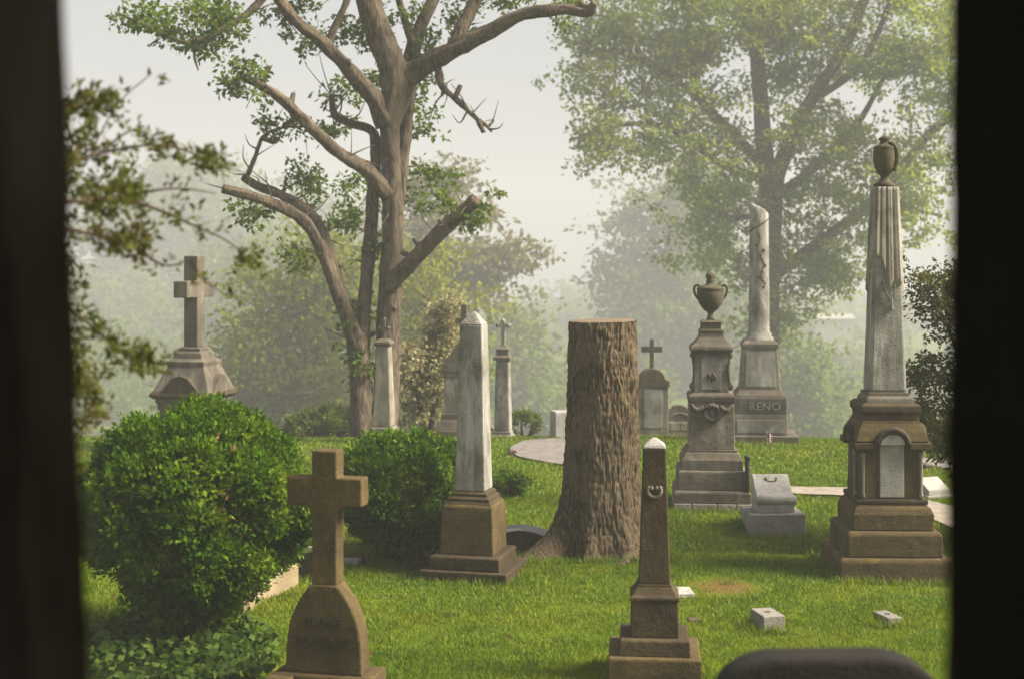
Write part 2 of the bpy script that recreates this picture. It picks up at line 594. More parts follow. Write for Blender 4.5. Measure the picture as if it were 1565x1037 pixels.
def ell_points(blob, n, r, shell=.55):
    c, rad = np.array(blob[:3]), np.array(blob[3:6])
    d = unit(r.normal(size=(n, 3)))
    u = r.random((n, 1)) ** (1 / 3.0)
    u = u * (1 - shell) + shell * np.sqrt(u)
    lump = .78 + .5 * vnoise(d[:, 0] * 2.5 + 20 + c[0], d[:, 2] * 2.5 + d[:, 1] * 1.7 + 20)[:, None]
    return c + d * u * rad * lump


def px_blob(px, py, Y, rpx, rpy, dy=None):
    c = P(px, py, Y); s = Y / F
    return (c[0], c[1], c[2], rpx * s, (dy if dy else (rpx + rpy) * .5 * s), rpy * s)


def make_crown(tree, blobs, skel, per_m3, leaves, leaf, spread, mat, seed, twig_r=.012, min_c=3, wr=.5, flat=.55,
               twig_mat=None):
    """leaf clusters spread through the blobs, each on a twig from the nearest limb"""
    r = np.random.default_rng(seed)
    cs = []
    for b in blobs:
        w = b[6] if len(b) > 6 else 1.0
        vol = 4.19 * b[3] * b[4] * b[5]
        cs.append(ell_points(b, max(min_c, int(vol * per_m3 * w)), r))
    cs = np.vstack(cs)
    skel = np.asarray(skel)
    # twigs
    VV, QQ, TT = [], [], []
    off = 0
    for c in cs:
        i = np.argmin(((skel - c) ** 2).sum(1))
        a = skel[i]
        dd = np.linalg.norm(c - a)
        if dd < .05: continue
        n = 5
        t = np.linspace(0, 1, n)[:, None]
        bow = r.normal(size=3) * dd * .12
        pts = a * (1 - t) + c * t + bow * np.sin(t * np.pi) + np.array([0, 0, -.08 * dd]) * t ** 2
        V, Q, T = tube_arrays(pts, np.linspace(twig_r * (1 + .35 * dd), twig_r * .35, n), 4)
        VV.append(V); QQ.append(Q + off); TT.append(T + off); off += len(V)
    if VV:
        np_mesh('twigs', np.vstack(VV), [np.vstack(QQ), np.vstack(TT)], twig_mat or M['twig'], tree, True)['kind'] = 'stuff'
    nl = leaves
    sub = 5
    o_ = r.normal(size=(len(cs), sub, 3)) * spread * 1.15
    o_[..., 2] *= flat
    c2 = (cs[:, None] + o_).reshape(-1, 3)
    k = len(c2)
    g = r.normal(size=(k, nl, 3)) * spread * .52 * (.5 + .9 * r.random((k, 1, 1)))
    g[..., 2] *= flat
    pos = (c2[:, None] + g).reshape(-1, 3)
    dirs = unit(g.reshape(-1, 3)) + r.normal(size=(k * nl, 3)) * .8 + np.array([0, 0, -.25])
    COUNT.append((tree.name, k * nl))
    return leaf_mesh('crown', pos, dirs, np.full(k * nl, leaf), mat, tree, wr, r)


def limbs_from_px(tree, Y, specs, mat, seg=12, rough=.12, per=6):
    """specs: (part name, [(px, py, dY)], [radius px])"""
    sk = []
    s = Y / F
    for i, (nm, pts, rad) in enumerate(specs):
        p3 = [P(p[0], p[1], Y + (p[2] if len(p) > 2 else 0)) for p in pts]
        _, sp = tube(nm, p3, np.array(rad) * s, mat, tree, seg, per, rough, i + 1)
        sk.append(sp)
    return np.vstack(sk)


# ------------------------------------------------------------------ ground
def axis(lo, fine0, fine1, hi, st, grow=1.22):
    mid = np.arange(fine0, fine1 + 1e-6, st)
    up = []; x = fine1; d = st
    while x < hi:
        d *= grow; x += d; up.append(min(x, hi))
    dn = []; x = fine0; d = st
    while x > lo:
        d *= grow; x -= d; dn.append(max(x, lo))
    return np.array(dn[::-1] + list(mid) + up)


xs = axis(-420, -9, 9, 420, .16)
ys = axis(-60, 1, 26, 560, .16)
GX, GY = np.meshgrid(xs, ys, indexing='xy')
GZ = gz(GX, GY)
nx, ny = len(xs), len(ys)
i, j = np.meshgrid(np.arange(ny - 1), np.arange(nx - 1), indexing='ij')
a = i * nx + j
Q = np.stack([a, a + 1, a + nx + 1, a + nx], -1).reshape(-1, 4)
ground = np_mesh('ground', np.stack([GX, GY, GZ], -1).reshape(-1, 3), [Q], M['ground'], None, True)
tag(ground, 'sloping cemetery ground falling away into the valley', None, None, 'structure')


def GP(px, py):
    Y = dist(py)
    return np.array([gx(px, Y), Y])


def strip(name, left, right, mat, lift, label):
    """a road sheet between two edges given as ground points, laid on the ground"""
    L = catmull(np.array([list(p) + [0] for p in left]), 10)[:, :2]
    Rr = catmull(np.array([list(p) + [0] for p in right]), 10)[:, :2]
    n = min(len(L), len(Rr)); k = 8
    t = np.linspace(0, 1, k)[None, :, None]
    G = L[:n, None] * (1 - t) + Rr[:n, None] * t
    z = gz(G[..., 0], G[..., 1]) + lift
    V = np.concatenate([G, z[..., None]], -1).reshape(-1, 3)
    i, j = np.meshgrid(np.arange(n - 1), np.arange(k - 1), indexing='ij')
    a = i * k + j
    Q = np.stack([a, a + 1, a + k + 1, a + k], -1).reshape(-1, 4)
    o = np_mesh(name, V, [Q], mat, None, True)
    tag(o, label, None, None, 'structure')
    return np.vstack([L[:n], Rr[:n][::-1]])


ROADS = []
ROADS.append(strip('road', [GP(779, 686), GP(784, 694), GP(800, 702), GP(840, 711), GP(880, 716), GP(930, 712), GP(960, 700)],
                   [GP(800, 676), GP(812, 675), GP(830, 673.5), GP(850, 672.5), GP(880, 672), GP(915, 671), GP(950, 670)],
                   M['asphalt'], .035, 'grey drive curving behind the tree stump'))
ROADS.append(strip('footpath', [GP(1190, 754), GP(1240, 757), GP(1290, 759), GP(1350, 768), GP(1420, 792), GP(1500, 830), GP(1600, 880), GP(1900, 960), GP(2300, 1020)],
                   [GP(1190, 745), GP(1240, 746), GP(1290, 747), GP(1350, 752), GP(1420, 766), GP(1500, 786), GP(1600, 812), GP(1900, 850), GP(2300, 880)],
                   M['concrete'], .03, 'pale footpath crossing the lawn behind the draped column'))
ROADS.append(strip('lane', [GP(1395, 706), GP(1430, 714), GP(1470, 724), GP(1560, 742), GP(1900, 780), GP(2400, 800)],
                   [GP(1395, 700), GP(1430, 704), GP(1470, 710), GP(1560, 720), GP(1900, 745), GP(2400, 755)],
                   M['asphalt'], .03, 'narrow lane at the far right edge of the lawn'))


def in_poly(x, y, poly):
    ins = np.zeros(len(x), bool)
    n = len(poly)
    for i in range(n):
        x0, y0 = poly[i]; x1, y1 = poly[(i + 1) % n]
        c = ((y0 > y) != (y1 > y)) & (x < (x1 - x0) * (y - y0) / (y1 - y0 + 1e-12) + x0)
        ins ^= c
    return ins


def make_grass():
    r = np.random.default_rng(11)
    parts = []
    for y0, y1, dens, hgt, wid in ((7.6, 10.2, 9500, .026, .0045), (10.2, 13.5, 6500, .028, .0058), (13.5, 17.5, 3200, .032, .009),
                                  (17.5, 23.5, 1500, .04, .015)):
        hw = .40 * y1 + .3
        n = int((y1 - y0) * 2 * hw * dens)
        x = r.uniform(-hw, hw, n); y = r.uniform(y0, y1, n)
        keep = np.abs(x) < .39 * y + .3
        x, y = x[keep], y[keep]
        nn = vnoise(x * 3 + 7, y * 3 + 3) * .6 + vnoise(x * 9, y * 9) * .4
        keep = r.random(len(x)) < .35 + 1.1 * nn
        d2 = ((x - 1.70) / .38) ** 2 + ((y - 11.33) / .42) ** 2
        keep &= ~((d2 < 1) & (r.random(len(x)) < .9 * np.clip(1.4 - d2, 0, 1)))
        for p in ROADS: keep &= ~in_poly(x, y, p)
        x, y, nn = x[keep], y[keep], nn[keep]
        m = len(x)
        h = hgt * (.5 + .9 * r.random(m)) * (.45 + 1.1 * nn)
        th = r.uniform(0, 2 * np.pi, m)
        w = wid * (.6 + .7 * r.random(m))
        z = gz(x, y) - .004
        ln = h * .55
        la = r.uniform(0, 2 * np.pi, m)
        A = np.stack([x - np.cos(th) * w, y - np.sin(th) * w, z], -1)
        B = np.stack([x + np.cos(th) * w, y + np.sin(th) * w, z], -1)
        Tt = np.stack([x + np.cos(la) * ln, y + np.sin(la) * ln, z + h], -1)
        parts.append(np.stack([A, B, Tt], 1))
    # longer untrimmed grass around the foot of each stone, and scattered tufts
    foot = [(gx(501, 8.6), 8.6, .40, .30), (gx(724, 11.9), 11.9, .42, .42), (gx(1000, 8.9), 8.9, .34, .34), (gx(1352, 12.0), 12.0, .5, .5), (gx(1086, 15.3), 15.3, .45, .45),
            (gx(1181, 14.05), 14.05, .31, .25), (gx(919, 12.8), 12.8, .62, .55), (gx(1173, 9.99), 10.1, .12, .16), (gx(1356, 10.18), 10.25, .1, .14), (gx(1164, 20.7), 20.7, .55, .52), (gx(478, 11.8), 11.8, .2, .2), (gx(366, 10.6), 10.8, .14, .3)]
    xs_, ys_, hs_ = [], [], []
    for fx, fy, a_, b_ in foot:
        m = int(1500 * (a_ + b_))
        q = r.uniform(0, 4, m); e = r.uniform(-1, 1, m); k = q.astype(int)
        ux = np.where(k == 0, -1, np.where(k == 1, 1, e)); uy = np.where(k == 2, -1, np.where(k == 3, 1, e))
        xs_.append(fx + ux * a_ + r.normal(size=m) * .025); ys_.append(fy + uy * b_ + r.normal(size=m) * .025); hs_.append(.035 + .055 * r.random(m))
    for _ in range(260):
        ty = 8 + 10 * r.random() ** 1.3; tx = r.uniform(-.38, .38) * ty
        m = 26
        xs_.append(tx + r.normal(size=m) * .035); ys_.append(ty + r.normal(size=m) * .035); hs_.append(.03 + .045 * r.random(m))
    x = np.concatenate(xs_); y = np.concatenate(ys_); h = np.concatenate(hs_)
    keep = np.ones(len(x), bool)
    for p in ROADS: keep &= ~in_poly(x, y, p)
    x, y, h = x[keep], y[keep], h[keep]
    m = len(x); th = r.uniform(0, 2 * np.pi, m); la = r.uniform(0, 2 * np.pi, m); w = .005; z = gz(x, y) - .004
    parts.append(np.stack([np.stack([x - np.cos(th) * w, y - np.sin(th) * w, z], -1), np.stack([x + np.cos(th) * w, y + np.sin(th) * w, z], -1),
                           np.stack([x + np.cos(la) * h * .5, y + np.sin(la) * h * .5, z + h], -1)], 1))
    V = np.vstack(parts)
    n = len(V)
    o = np_mesh('grass', V.reshape(-1, 3), [np.arange(n * 3).reshape(-1, 3)], M['grass'], None, False, r.random(n))
    tag(o, 'short green lawn grass between the graves', 'grass', None, 'stuff')


make_grass()

# ------------------------------------------------------------------ monuments
YAW = R(-14)


def stand(name, label, cat, px, Y, rz=0.0, group=None):
    x = gx(px, Y)
    t = thing(name, label, cat, (x, Y, float(gz(x, Y)) - .02), rz, group)
    return t, Y / F, HZ + F * (H - float(gz(x, Y))) / Y      # metres per photograph pixel, row of the base


def cross_outline(hw, arm, z0, za0, za1, z1):
    return [(-hw, z0), (hw, z0), (hw, za0), (arm, za0), (arm, za1), (hw, za1), (hw, z1), (-hw, z1), (-hw, za1), (-arm, za1), (-arm, za0), (-hw, za0)]


def front_cross():
    t, s, z0 = stand('cross_headstone', 'brown stone cross rising from a pointed lens-shaped tablet, nearest in front', 'gravestone', 501, 8.6, R(-13))
    zz = lambda py: (z0 - py) * s
    d = 17 * s
    # wide base with two blocks standing forward at its ends
    bz = zz(1019)
    box('plinth', -80 * s, 80 * s, -30 * s, 42 * s, -.1, bz, M['brown'], t, .012)
    for sx in (-1, 1):
        box('plinth_block', (62 * sx - 20) * s, (62 * sx + 20) * s, -52 * s, -30.5 * s, -.1, bz - .004, M['brown'], t, .012)
    pts = []
    zs = np.linspace(1019, 884, 13)
    for py in zs:
        u = (1019 - py) / (1019 - 884)
        pts.append(((20 + 41 * (1 - u ** 3.2)) * s, zz(py)))
    pts[-1] = (21 * s, zz(884))
    right = pts
    left = [(-p[0], p[1]) for p in pts[::-1]]
    tb = prism('tablet', right + left, -d * 1.15, d * 1.15, M['brown'], t, .012)
    prism('cross', cross_outline(20 * s, 60 * s, zz(885), zz(765), zz(722), zz(681)), -d, d, M['brown'], t, .01)
    text_mesh('lettering', 'BLAKE', 20 * s, M['letters'], t, (0, -d * 1.15 - .001, zz(947)), .0075, 1.1)
    text_mesh('lettering', 'BRADLEY', 20 * s, M['letters'], t, (0, -d * 1.15 - .001, zz(976)), .0075, 1.1)


def white_obelisk():
    t, s, z0 = stand('obelisk', 'tall pale marble obelisk on brown pedestal left of the tree stump', 'obelisk', 724, 11.9, YAW)
    zz = lambda py: (z0 - py) * s
    h = [0]
    def blk(nm, rings, mat, bw=.008):
        loft(nm, [(a * s, a * s, zz(p)) for a, p in rings], mat, t, bw)
    loft('base_slab', [(68 * s, 64 * s, -.1), (68 * s, 64 * s, zz(857))], M['brown_dark'], t, .012)
    blk('step', [(54, 857), (54, 838), (51, 836)], M['brown_dark'])
    blk('pedestal', [(41.5, 836), (40, 775), (39, 765), (36.5, 761)], M['brown'], .01)
    blk('moulding', [(36, 761), (33, 757), (33, 753), (28.5, 750), (28.5, 746), (24, 743)], M['brown_dark'], .004)
    blk('shaft', [(23.5, 743), (17.5, 492)], M['marble'], .01)
    blk('tip', [(17.6, 492), (16, 489), (7, 477), (2, 472)], M['marble'], .006)


def small_obelisk():
    t, s, z0 = stand('slender_obelisk', 'small dark obelisk with a carved wreath and whitened tip, in the right foreground', 'obelisk', 1000, 8.9, R(-5))
    zz = lambda py: (z0 - py) * s
    def blk(nm, rings, mat, bw=.008, dx=0):
        loft(nm, [(a * s, a * s, zz(p)) for a, p in rings], mat, t, bw, dx * s)
    loft('base_block', [(69 * s, 66 * s, -.15), (69 * s, 66 * s, zz(986)), (67 * s, 64 * s, zz(984))], M['brown'], t, .012)
    blk('step', [(53, 984), (52, 962), (50, 960)], M['brown_dark'], .01)
    blk('die', [(36.5, 960), (35.5, 905)], M['brown_dark'], .008)
    blk('moulding', [(37, 905), (37, 900), (32, 896), (26, 886), (25.5, 882)], M['brown_dark'], .004)
    blk('shaft', [(24, 882), (17, 678)], M['brown_dark'], .008)
    blk('tip', [(17.5, 678), (15.5, 673), (3, 663)], M['pale'], .006)
    # wreath on the front of the shaft
    fy = -19.6 * s
    torus('wreath', 10 * s, 2.6 * s, M['limestone'], t, Matrix.Translation((0, fy, zz(741))) @ Matrix.Rotation(0, 4, 'X'), 32, 8, math.pi * 1.45, R(140) , .35)
    for k in (-1, 1):
        lathe('wreath_leaf', [(0.1 * s, -4 * s), (2.2 * s, -1 * s), (2.4 * s, 1 * s), (.2 * s, 5 * s)], M['limestone'], t, 10, 3.6 * k * s, fy).data.transform(
            Matrix.Translation((0, 0, zz(738))))


def draped_column():
    t, s, z0 = stand('draped_column', 'tallest monument, square column under carved drapery with urn, arched niche in its pedestal', 'monument', 1352, 12.0, R(-2))
    zz = lambda py: (z0 - py) * s
    def blk(nm, rings, mat, bw=.008):
        return loft(nm, [(a * s, a * s, zz(p)) for a, p in rings], mat, t, bw)
    loft('base_slab', [(84 * s, 80 * s, -.12), (83 * s, 79 * s, zz(839)), (80 * s, 76 * s, zz(834))], M['brown'], t, .014)
    blk('lower_step', [(70, 834), (70, 800), (66, 796)], M['brown'], .014)
    blk('upper_step', [(60, 796), (60, 772), (57, 764), (51, 758)], M['brown'], .012)
    blk('moulding', [(52, 758), (53, 754), (52, 750)], M['brown_dark'], .004)
    # die with an arched niche
    hw = 47 * s
    blk('die', [(47, 750), (46, 676)], M['brown'], .008)
    def arch(cx, w, zb, zt, n=12):
        p = [(cx - w, zb), (cx + w, zb)]
        rz_ = zt - w
        for k in range(n + 1):
            a = math.pi * k / n
            p.append((cx + w * math.cos(a), rz_ + w * math.sin(a)))
        return p
    prism('arched_panel', [(-18 * s, zz(748)), (18 * s, zz(748)), (18 * s, zz(669.5)), (-18 * s, zz(669.5))], -hw - .012, -hw + .02, M['pale'], t, .005)
    prism('arch_panel_head', [(18 * s * math.cos(math.pi * q / 14), zz(669) + 15.5 * s * math.sin(math.pi * q / 14)) for q in range(15)], -56 * s, -54.5 * s, M['pale'], t, .003)
    for sx in (-1, 1):
        lathe('colonnette', [(3.4 * s, zz(749)), (3.4 * s, zz(744)), (2.4 * s, zz(741)), (2.4 * s, zz(690)), (3.8 * s, zz(686)), (3.8 * s, zz(681))],
              M['limestone'], t, 12, sx * 43 * s, -hw - 2.2 * s)
    lathe('colonnette', [(3.4 * s, zz(749)), (3.4 * s, zz(744)), (2.4 * s, zz(741)), (2.4 * s, zz(690)), (3.8 * s, zz(686)), (3.8 * s, zz(681))],
          M['marble'], t, 12, -hw - 2.0 * s, -20 * s)
    # cornice with an arched hood over the niche on each face
    blk('cornice', [(48, 676), (48, 670), (54, 664), (50, 650), (43, 637), (42.5, 634)], M['brown'], .005)
    for x0_, x1_, y0_, y1_ in ((-57, -24, -57, -48.5), (24, 57, -57, -48.5), (-57, -48.5, -48.4, -24), (48.5, 57, -48.4, 57), (-57, -48.5, 24, 57), (-48.4, 48.4, 48.5, 57)):
        box('cornice_lip', x0_ * s, x1_ * s, y0_ * s, y1_ * s, zz(676), zz(666), M['brown_dark'], t, .008)
    for k, nm in ((0, 'hood'), (1, 'hood'), (3, 'hood')):
        pts = []
        for q in range(15):
            a = math.pi * q / 14
            pts.append((23 * s * math.cos(a), 0, zz(668) + 22 * s * math.sin(a)))
        V, Q, T = tube_arrays(np.array(pts), np.full(15, 4.4 * s), 8)
        V[:, 1] += -55 * s
        rot = Matrix.Rotation(R(90 * k), 4, 'Z')
        V = np.array([rot @ Vector(p) for p in V])
        np_mesh('hood', V, [Q, T], M['brown_dark'], t, True)
        g = [(24 * s * math.cos(math.pi * q / 14), zz(669) + 20 * s * math.sin(math.pi * q / 14)) for q in range(15)]
        o = prism('hood_gable', g, -55 * s, -44 * s, M['brown'], t, .003)
        o.data.transform(rot)
    blk('band', [(41, 634), (41, 625), (44, 621), (44, 612), (39, 608)], M['brown_dark'], .006)
    blk('neck', [(35, 608), (34, 602), (30.5, 598), (30.5, 593)], M['lime_dark'], .004)
    blk('shaft', [(27.5, 593), (17.5, 288)], M['marble'], .022)
    # drapery: a folded cloth over the upper shaft with a slanting hem
    n_t, n_z = 260, 26
    th = np.linspace(0, 2 * np.pi, n_t, endpoint=False)
    V = np.zeros((n_z, n_t, 3))
    hem = 430 + 26 * np.sin(th + .6) + 14 * np.cos(2 * th + 1.2)
    # front right corner hangs longest
    hem = hem + 32 * np.exp(-((np.mod(th - 4.75 + np.pi, 2 * np.pi) - np.pi) / .28) ** 2)
    fold = np.abs(np.sin(th * 8 + .8 * np.sin(th * 3 + .5))) ** .9 + .25 * (np.sin(th * 29 + 2) * .5 + .5)
    for q in range(n_z):
        u = q / (n_z - 1)
        py = 283 + (hem - 283) * u
        half = (17.5 + (py - 288) / (593 - 288) * 10) * s
        sq = half / np.maximum(np.abs(np.cos(th)), np.abs(np.sin(th)))       # square section
        sq = np.minimum(sq, half * 1.24)
        rr = sq + (.4 + 3.4 * fold * (.5 + .5 * u)) * s
        if q == n_z - 1: rr = sq - .3 * s
        V[q, :, 0] = rr * np.cos(th); V[q, :, 1] = rr * np.sin(th); V[q, :, 2] = zz(py)
    i, k = np.meshgrid(np.arange(n_z - 1), np.arange(n_t), indexing='ij')
    a = i * n_t + k; b = i * n_t + (k + 1) % n_t
    Q = np.stack([b, a, a + n_t, b + n_t], -1).reshape(-1, 4)
    VV = np.vstack([V.reshape(-1, 3), [[0, 0, zz(281)]]])
    kk = np.arange(n_t)
    T = np.stack([kk, (kk + 1) % n_t, np.full(n_t, len(VV) - 1)], -1)
    np_mesh('drapery', VV, [Q, T], M['marble_warm'], t, True)
    # tassel under the drapery
    o, _ = tube('tassel_cord', [(-8 * s, -24 * s, zz(425)), (-4 * s, -26 * s, zz(442)), (6 * s, -25.5 * s, zz(455)), (10 * s, -24.5 * s, zz(430))], [1.1 * s] * 4, M['lime_dark'], t, 6)
    lathe('tassel', [(.5 * s, zz(450)), (1.8 * s, zz(454)), (1.4 * s, zz(457)), (2.8 * s, zz(468)), (2.4 * s, zz(469))], M['marble'], t, 10, 5 * s, -25.5 * s)
    # urn
    u = lathe('urn', [(16 * s, zz(283)), (16.5 * s, zz(278)), (10 * s, zz(275)), (6.5 * s, zz(269)), (6 * s, zz(265)), (11 * s, zz(261)), (15 * s, zz(252)), (17 * s, zz(240)),
                      (17.2 * s, zz(229)), (16 * s, zz(224)), (17 * s, zz(222)), (12 * s, zz(219)), (8 * s, zz(217)), (6.5 * s, zz(213)), (9 * s, zz(210)), (9.2 * s, zz(208)), (4 * s, zz(205)), (.5 * s, zz(204))], M['moss'], t, 28)
    # cloth over the urn's right shoulder
    tube('urn_cloth', [(4 * s, -4 * s, zz(216)), (11 * s, -8 * s, zz(218)), (16 * s, -8 * s, zz(228)), (17 * s, -7 * s, zz(244)), (13 * s, -8 * s, zz(258))], np.array([3, 4, 4.4, 4, 2.5]) * s, M['moss'], t, 8)


def urn_monument():
    t, s, z0 = stand('urn_monument', 'stepped grey monument topped by a two-handled urn', 'monument', 1086, 15.3, R(-5))
    zz = lambda py: (z0 - py) * s
    def blk(nm, rings, mat, bw=.008):
        return loft(nm, [(a * s, a * s, zz(p)) for a, p in rings], mat, t, bw)
    # foundation course of separate blocks
    e = [-58, -31, 7, 35, 58]
    for k in range(4):
        box('base_stone', (e[k] + .5) * s, (e[k + 1] - .5) * s, -58 * s, 58 * s, -.15, zz(757), M['granite'], t, .01)
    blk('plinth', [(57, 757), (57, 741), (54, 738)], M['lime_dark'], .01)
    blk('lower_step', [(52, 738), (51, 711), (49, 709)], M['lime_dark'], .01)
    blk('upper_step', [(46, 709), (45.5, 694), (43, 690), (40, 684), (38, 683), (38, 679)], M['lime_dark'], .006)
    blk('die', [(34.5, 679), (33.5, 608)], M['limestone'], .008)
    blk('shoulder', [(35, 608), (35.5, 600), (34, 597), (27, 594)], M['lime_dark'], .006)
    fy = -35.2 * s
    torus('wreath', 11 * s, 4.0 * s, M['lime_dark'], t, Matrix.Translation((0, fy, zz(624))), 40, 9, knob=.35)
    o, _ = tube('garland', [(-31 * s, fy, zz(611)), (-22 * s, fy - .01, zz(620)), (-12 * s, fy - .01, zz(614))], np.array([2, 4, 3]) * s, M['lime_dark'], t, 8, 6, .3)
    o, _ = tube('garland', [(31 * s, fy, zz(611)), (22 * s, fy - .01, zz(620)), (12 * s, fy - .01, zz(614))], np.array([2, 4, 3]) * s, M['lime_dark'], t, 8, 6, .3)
    blk('upper_die', [(25.5, 594), (25, 536), (26, 533)], M['limestone'], .006)
    prism('panel', [(-15 * s, zz(590)), (15 * s, zz(590)), (15 * s, zz(545)), (8 * s, zz(540)), (-8 * s, zz(540)), (-15 * s, zz(545))], -26.6 * s, -25 * s, M['marble'], t, .004)
    # raised ornament of hanging leaves on the panel
    for k in (-1, 0, 1):
        o = lathe('panel_leaf', [(.2 * s, -6 * s), (2.2 * s, 0), (2.6 * s, 4 * s), (.4 * s, 7 * s)], M['lime_dark'], t, 10)
        o.data.transform(Matrix.Translation((4.6 * k * s, -27 * s, zz(573 - 3 * abs(k)))) @ Matrix.Rotation(R(-22 * k), 4, 'Y'))
    for sx in (-1, 1):
        for py, r_ in ((585, 6.2), (538, 5.4)):
            o = lathe('scroll', [(r_ * s * q, z) for q, z in ((.5, -3 * s), (1, -2.4 * s), (1, 2.4 * s), (.5, 3 * s))], M['lime_dark'], t, 16)
            o.data.transform(Matrix.Translation((sx * 27 * s, -22 * s, zz(py))) @ Matrix.Rotation(R(90), 4, 'X'))
        tube('scroll_stem', [(sx * 27 * s, -23 * s, zz(580)), (sx * 25 * s, -24.5 * s, zz(562)), (sx * 27.5 * s, -23 * s, zz(543))], np.array([2.4, 3, 2.2]) * s, M['lime_dark'], t, 8)
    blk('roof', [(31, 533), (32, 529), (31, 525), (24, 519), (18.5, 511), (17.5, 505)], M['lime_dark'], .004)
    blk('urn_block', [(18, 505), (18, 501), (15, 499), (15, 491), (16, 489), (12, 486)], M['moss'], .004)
    urn = lathe('urn', [(7.5 * s, zz(486)), (5 * s, zz(482)), (3.8 * s, zz(477)), (5.5 * s, zz(474)), (11 * s, zz(470)), (17 * s, zz(462)), (20.5 * s, zz(452)), (21 * s, zz(444)),
                        (20 * s, zz(440)), (22 * s, zz(438)), (17 * s, zz(435)), (8 * s, zz(432)), (6 * s, zz(428)), (7.5 * s, zz(426)), (5.5 * s, zz(424)), (8 * s, zz(420)), (7 * s, zz(416)), (4 * s, zz(414)), (.4 * s, zz(412.5))], M['moss'], t, 30)
    for sx in (-1, 1):
        tube('handle', [(sx * 18 * s, 0, zz(455)), (sx * 23 * s, 0, zz(448)), (sx * 25 * s, 0, zz(438)), (sx * 21 * s, 0, zz(433)), (sx * 14 * s, 0, zz(437))],
             np.array([1.6, 1.9, 2, 2, 1.6]) * s, M['moss'], urn, 8)


def reno_column():
    t, s, z0 = stand('broken_column', 'broken round column on a tall pedestal lettered RENO', 'monument', 1160, 20.7, R(-6))
    zz = lambda py: (z0 - py) * s
    def blk(nm, rings, mat, bw=.01):
        return loft(nm, [(a * s, a * s, zz(p)) for a, p in rings], mat, t, bw)
    loft('base_slab', [(52 * s, 50 * s, -.15, 4 * s), (52 * s, 50 * s, zz(658), 4 * s)], M['lime_dark'], t, .012)
    blk('lower_die', [(39.5, 658), (39, 627)], M['limestone'], .01)
    blk('name_block', [(38.5, 627), (38.5, 603), (37, 598), (31, 590)], M['lime_dark'], .008)
    prism('lower_panel', [(-35 * s, zz(654)), (35 * s, zz(654)), (35 * s, zz(635)), (-35 * s, zz(635))], -40.3 * s, -39 * s, M['marble'], t, .004)
    text_mesh('lettering', 'RENO', 17 * s, M['letters_pale'], t, (6 * s, -38.5 * s - .002, zz(620)), .006, 1.05)
    blk('upper_die', [(30, 590), (25.5, 528)], M['limestone'], .01)
    p = prism('upper_panel', [(-23 * s, zz(586)), (23 * s, zz(586)), (20.5 * s, zz(534)), (-20.5 * s, zz(534))], -1.2 * s, .8 * s, M['marble'], t, .004)
    p.data.transform(Matrix.Translation((0, -29.8 * s, 0)) @ Matrix.Translation((0, 0, zz(586))) @ Matrix.Rotation(math.atan2(-4.2, 58), 4, 'X') @ Matrix.Translation((0, 0, -zz(586))))
    blk('cap', [(27, 528), (27, 522), (23, 517)], M['lime_dark'], .006)
    # round shaft with a slanting broken top
    n_t = 36
    prof = [(22, 517), (22, 514), (18.5, 511), (19, 507), (16, 504), (15.8, 480), (15.2, 400), (14.6, 340)]
    th = np.linspace(0, 2 * np.pi, n_t, endpoint=False)
    V = [np.stack([r_ * s * np.cos(th), r_ * s * np.sin(th), np.full(n_t, zz(p))], -1) for r_, p in prof]
    jag = np.array([vnoise(k * .7, 3.3) for k in range(n_t)]).ravel()
    top = 318 + 7 * np.cos(th) + 3.0 * (jag - .5)
    V.append(np.stack([14.3 * s * np.cos(th), 14.3 * s * np.sin(th), zz(top)], -1))
    V.append(np.stack([11.5 * s * np.cos(th), 11.5 * s * np.sin(th), zz(top - 3.5)], -1))
    V = np.array(V); n = len(V)
    i, k = np.meshgrid(np.arange(n - 1), np.arange(n_t), indexing='ij')
    a = i * n_t + k; b = i * n_t + (k + 1) % n_t
    Q = np.stack([a, b, b + n_t, a + n_t], -1).reshape(-1, 4)
    VV = np.vstack([V.reshape(-1, 3), [[0, 0, zz(314)]]])
    kk = np.arange(n_t)
    T = np.stack([(n - 1) * n_t + kk, (n - 1) * n_t + (kk + 1) % n_t, np.full(n_t, len(VV) - 1)], -1)
    np_mesh('shaft', VV, [Q, T], M['marble'], t, True)
    # carved vine winding down the shaft
    a = np.linspace(R(330), R(200), 16)
    pts = np.stack([15.4 * s * np.cos(a), 15.4 * s * np.sin(a), zz(np.linspace(333, 352, 16))], -1)
    V, Q, T = tube_arrays(pts, np.full(16, 1.1 * s), 6)
    np_mesh('vine', V, [Q, T], M['lime_dark'], t, True)
    a = np.linspace(R(255), R(300), 14)
    pts = np.stack([15.6 * s * np.cos(a + .25 * np.sin(np.arange(14))), 15.6 * s * np.sin(a + .25 * np.sin(np.arange(14))), zz(np.linspace(350, 432, 14))], -1)
    V, Q, T = tube_arrays(pts, np.full(14, .9 * s), 6)
    np_mesh('vine', V, [Q, T], M['lime_dark'], t, True)
    for k in range(9):
        py = 372 + 8 * k; aa = R(250 + 9 * ((k * 5) % 7))
        o = lathe('vine_leaf', [(.2 * s, -3 * s), (1.8 * s, -.5 * s), (1.6 * s, 1.5 * s), (.2 * s, 3.4 * s)], M['lime_dark'], t, 8)
        o.data.transform(Matrix.Translation((15.4 * s * math.cos(aa), 15.4 * s * math.sin(aa), zz(py))) @ Matrix.Rotation(R(35 * (-1) ** k), 4, 'Y'))


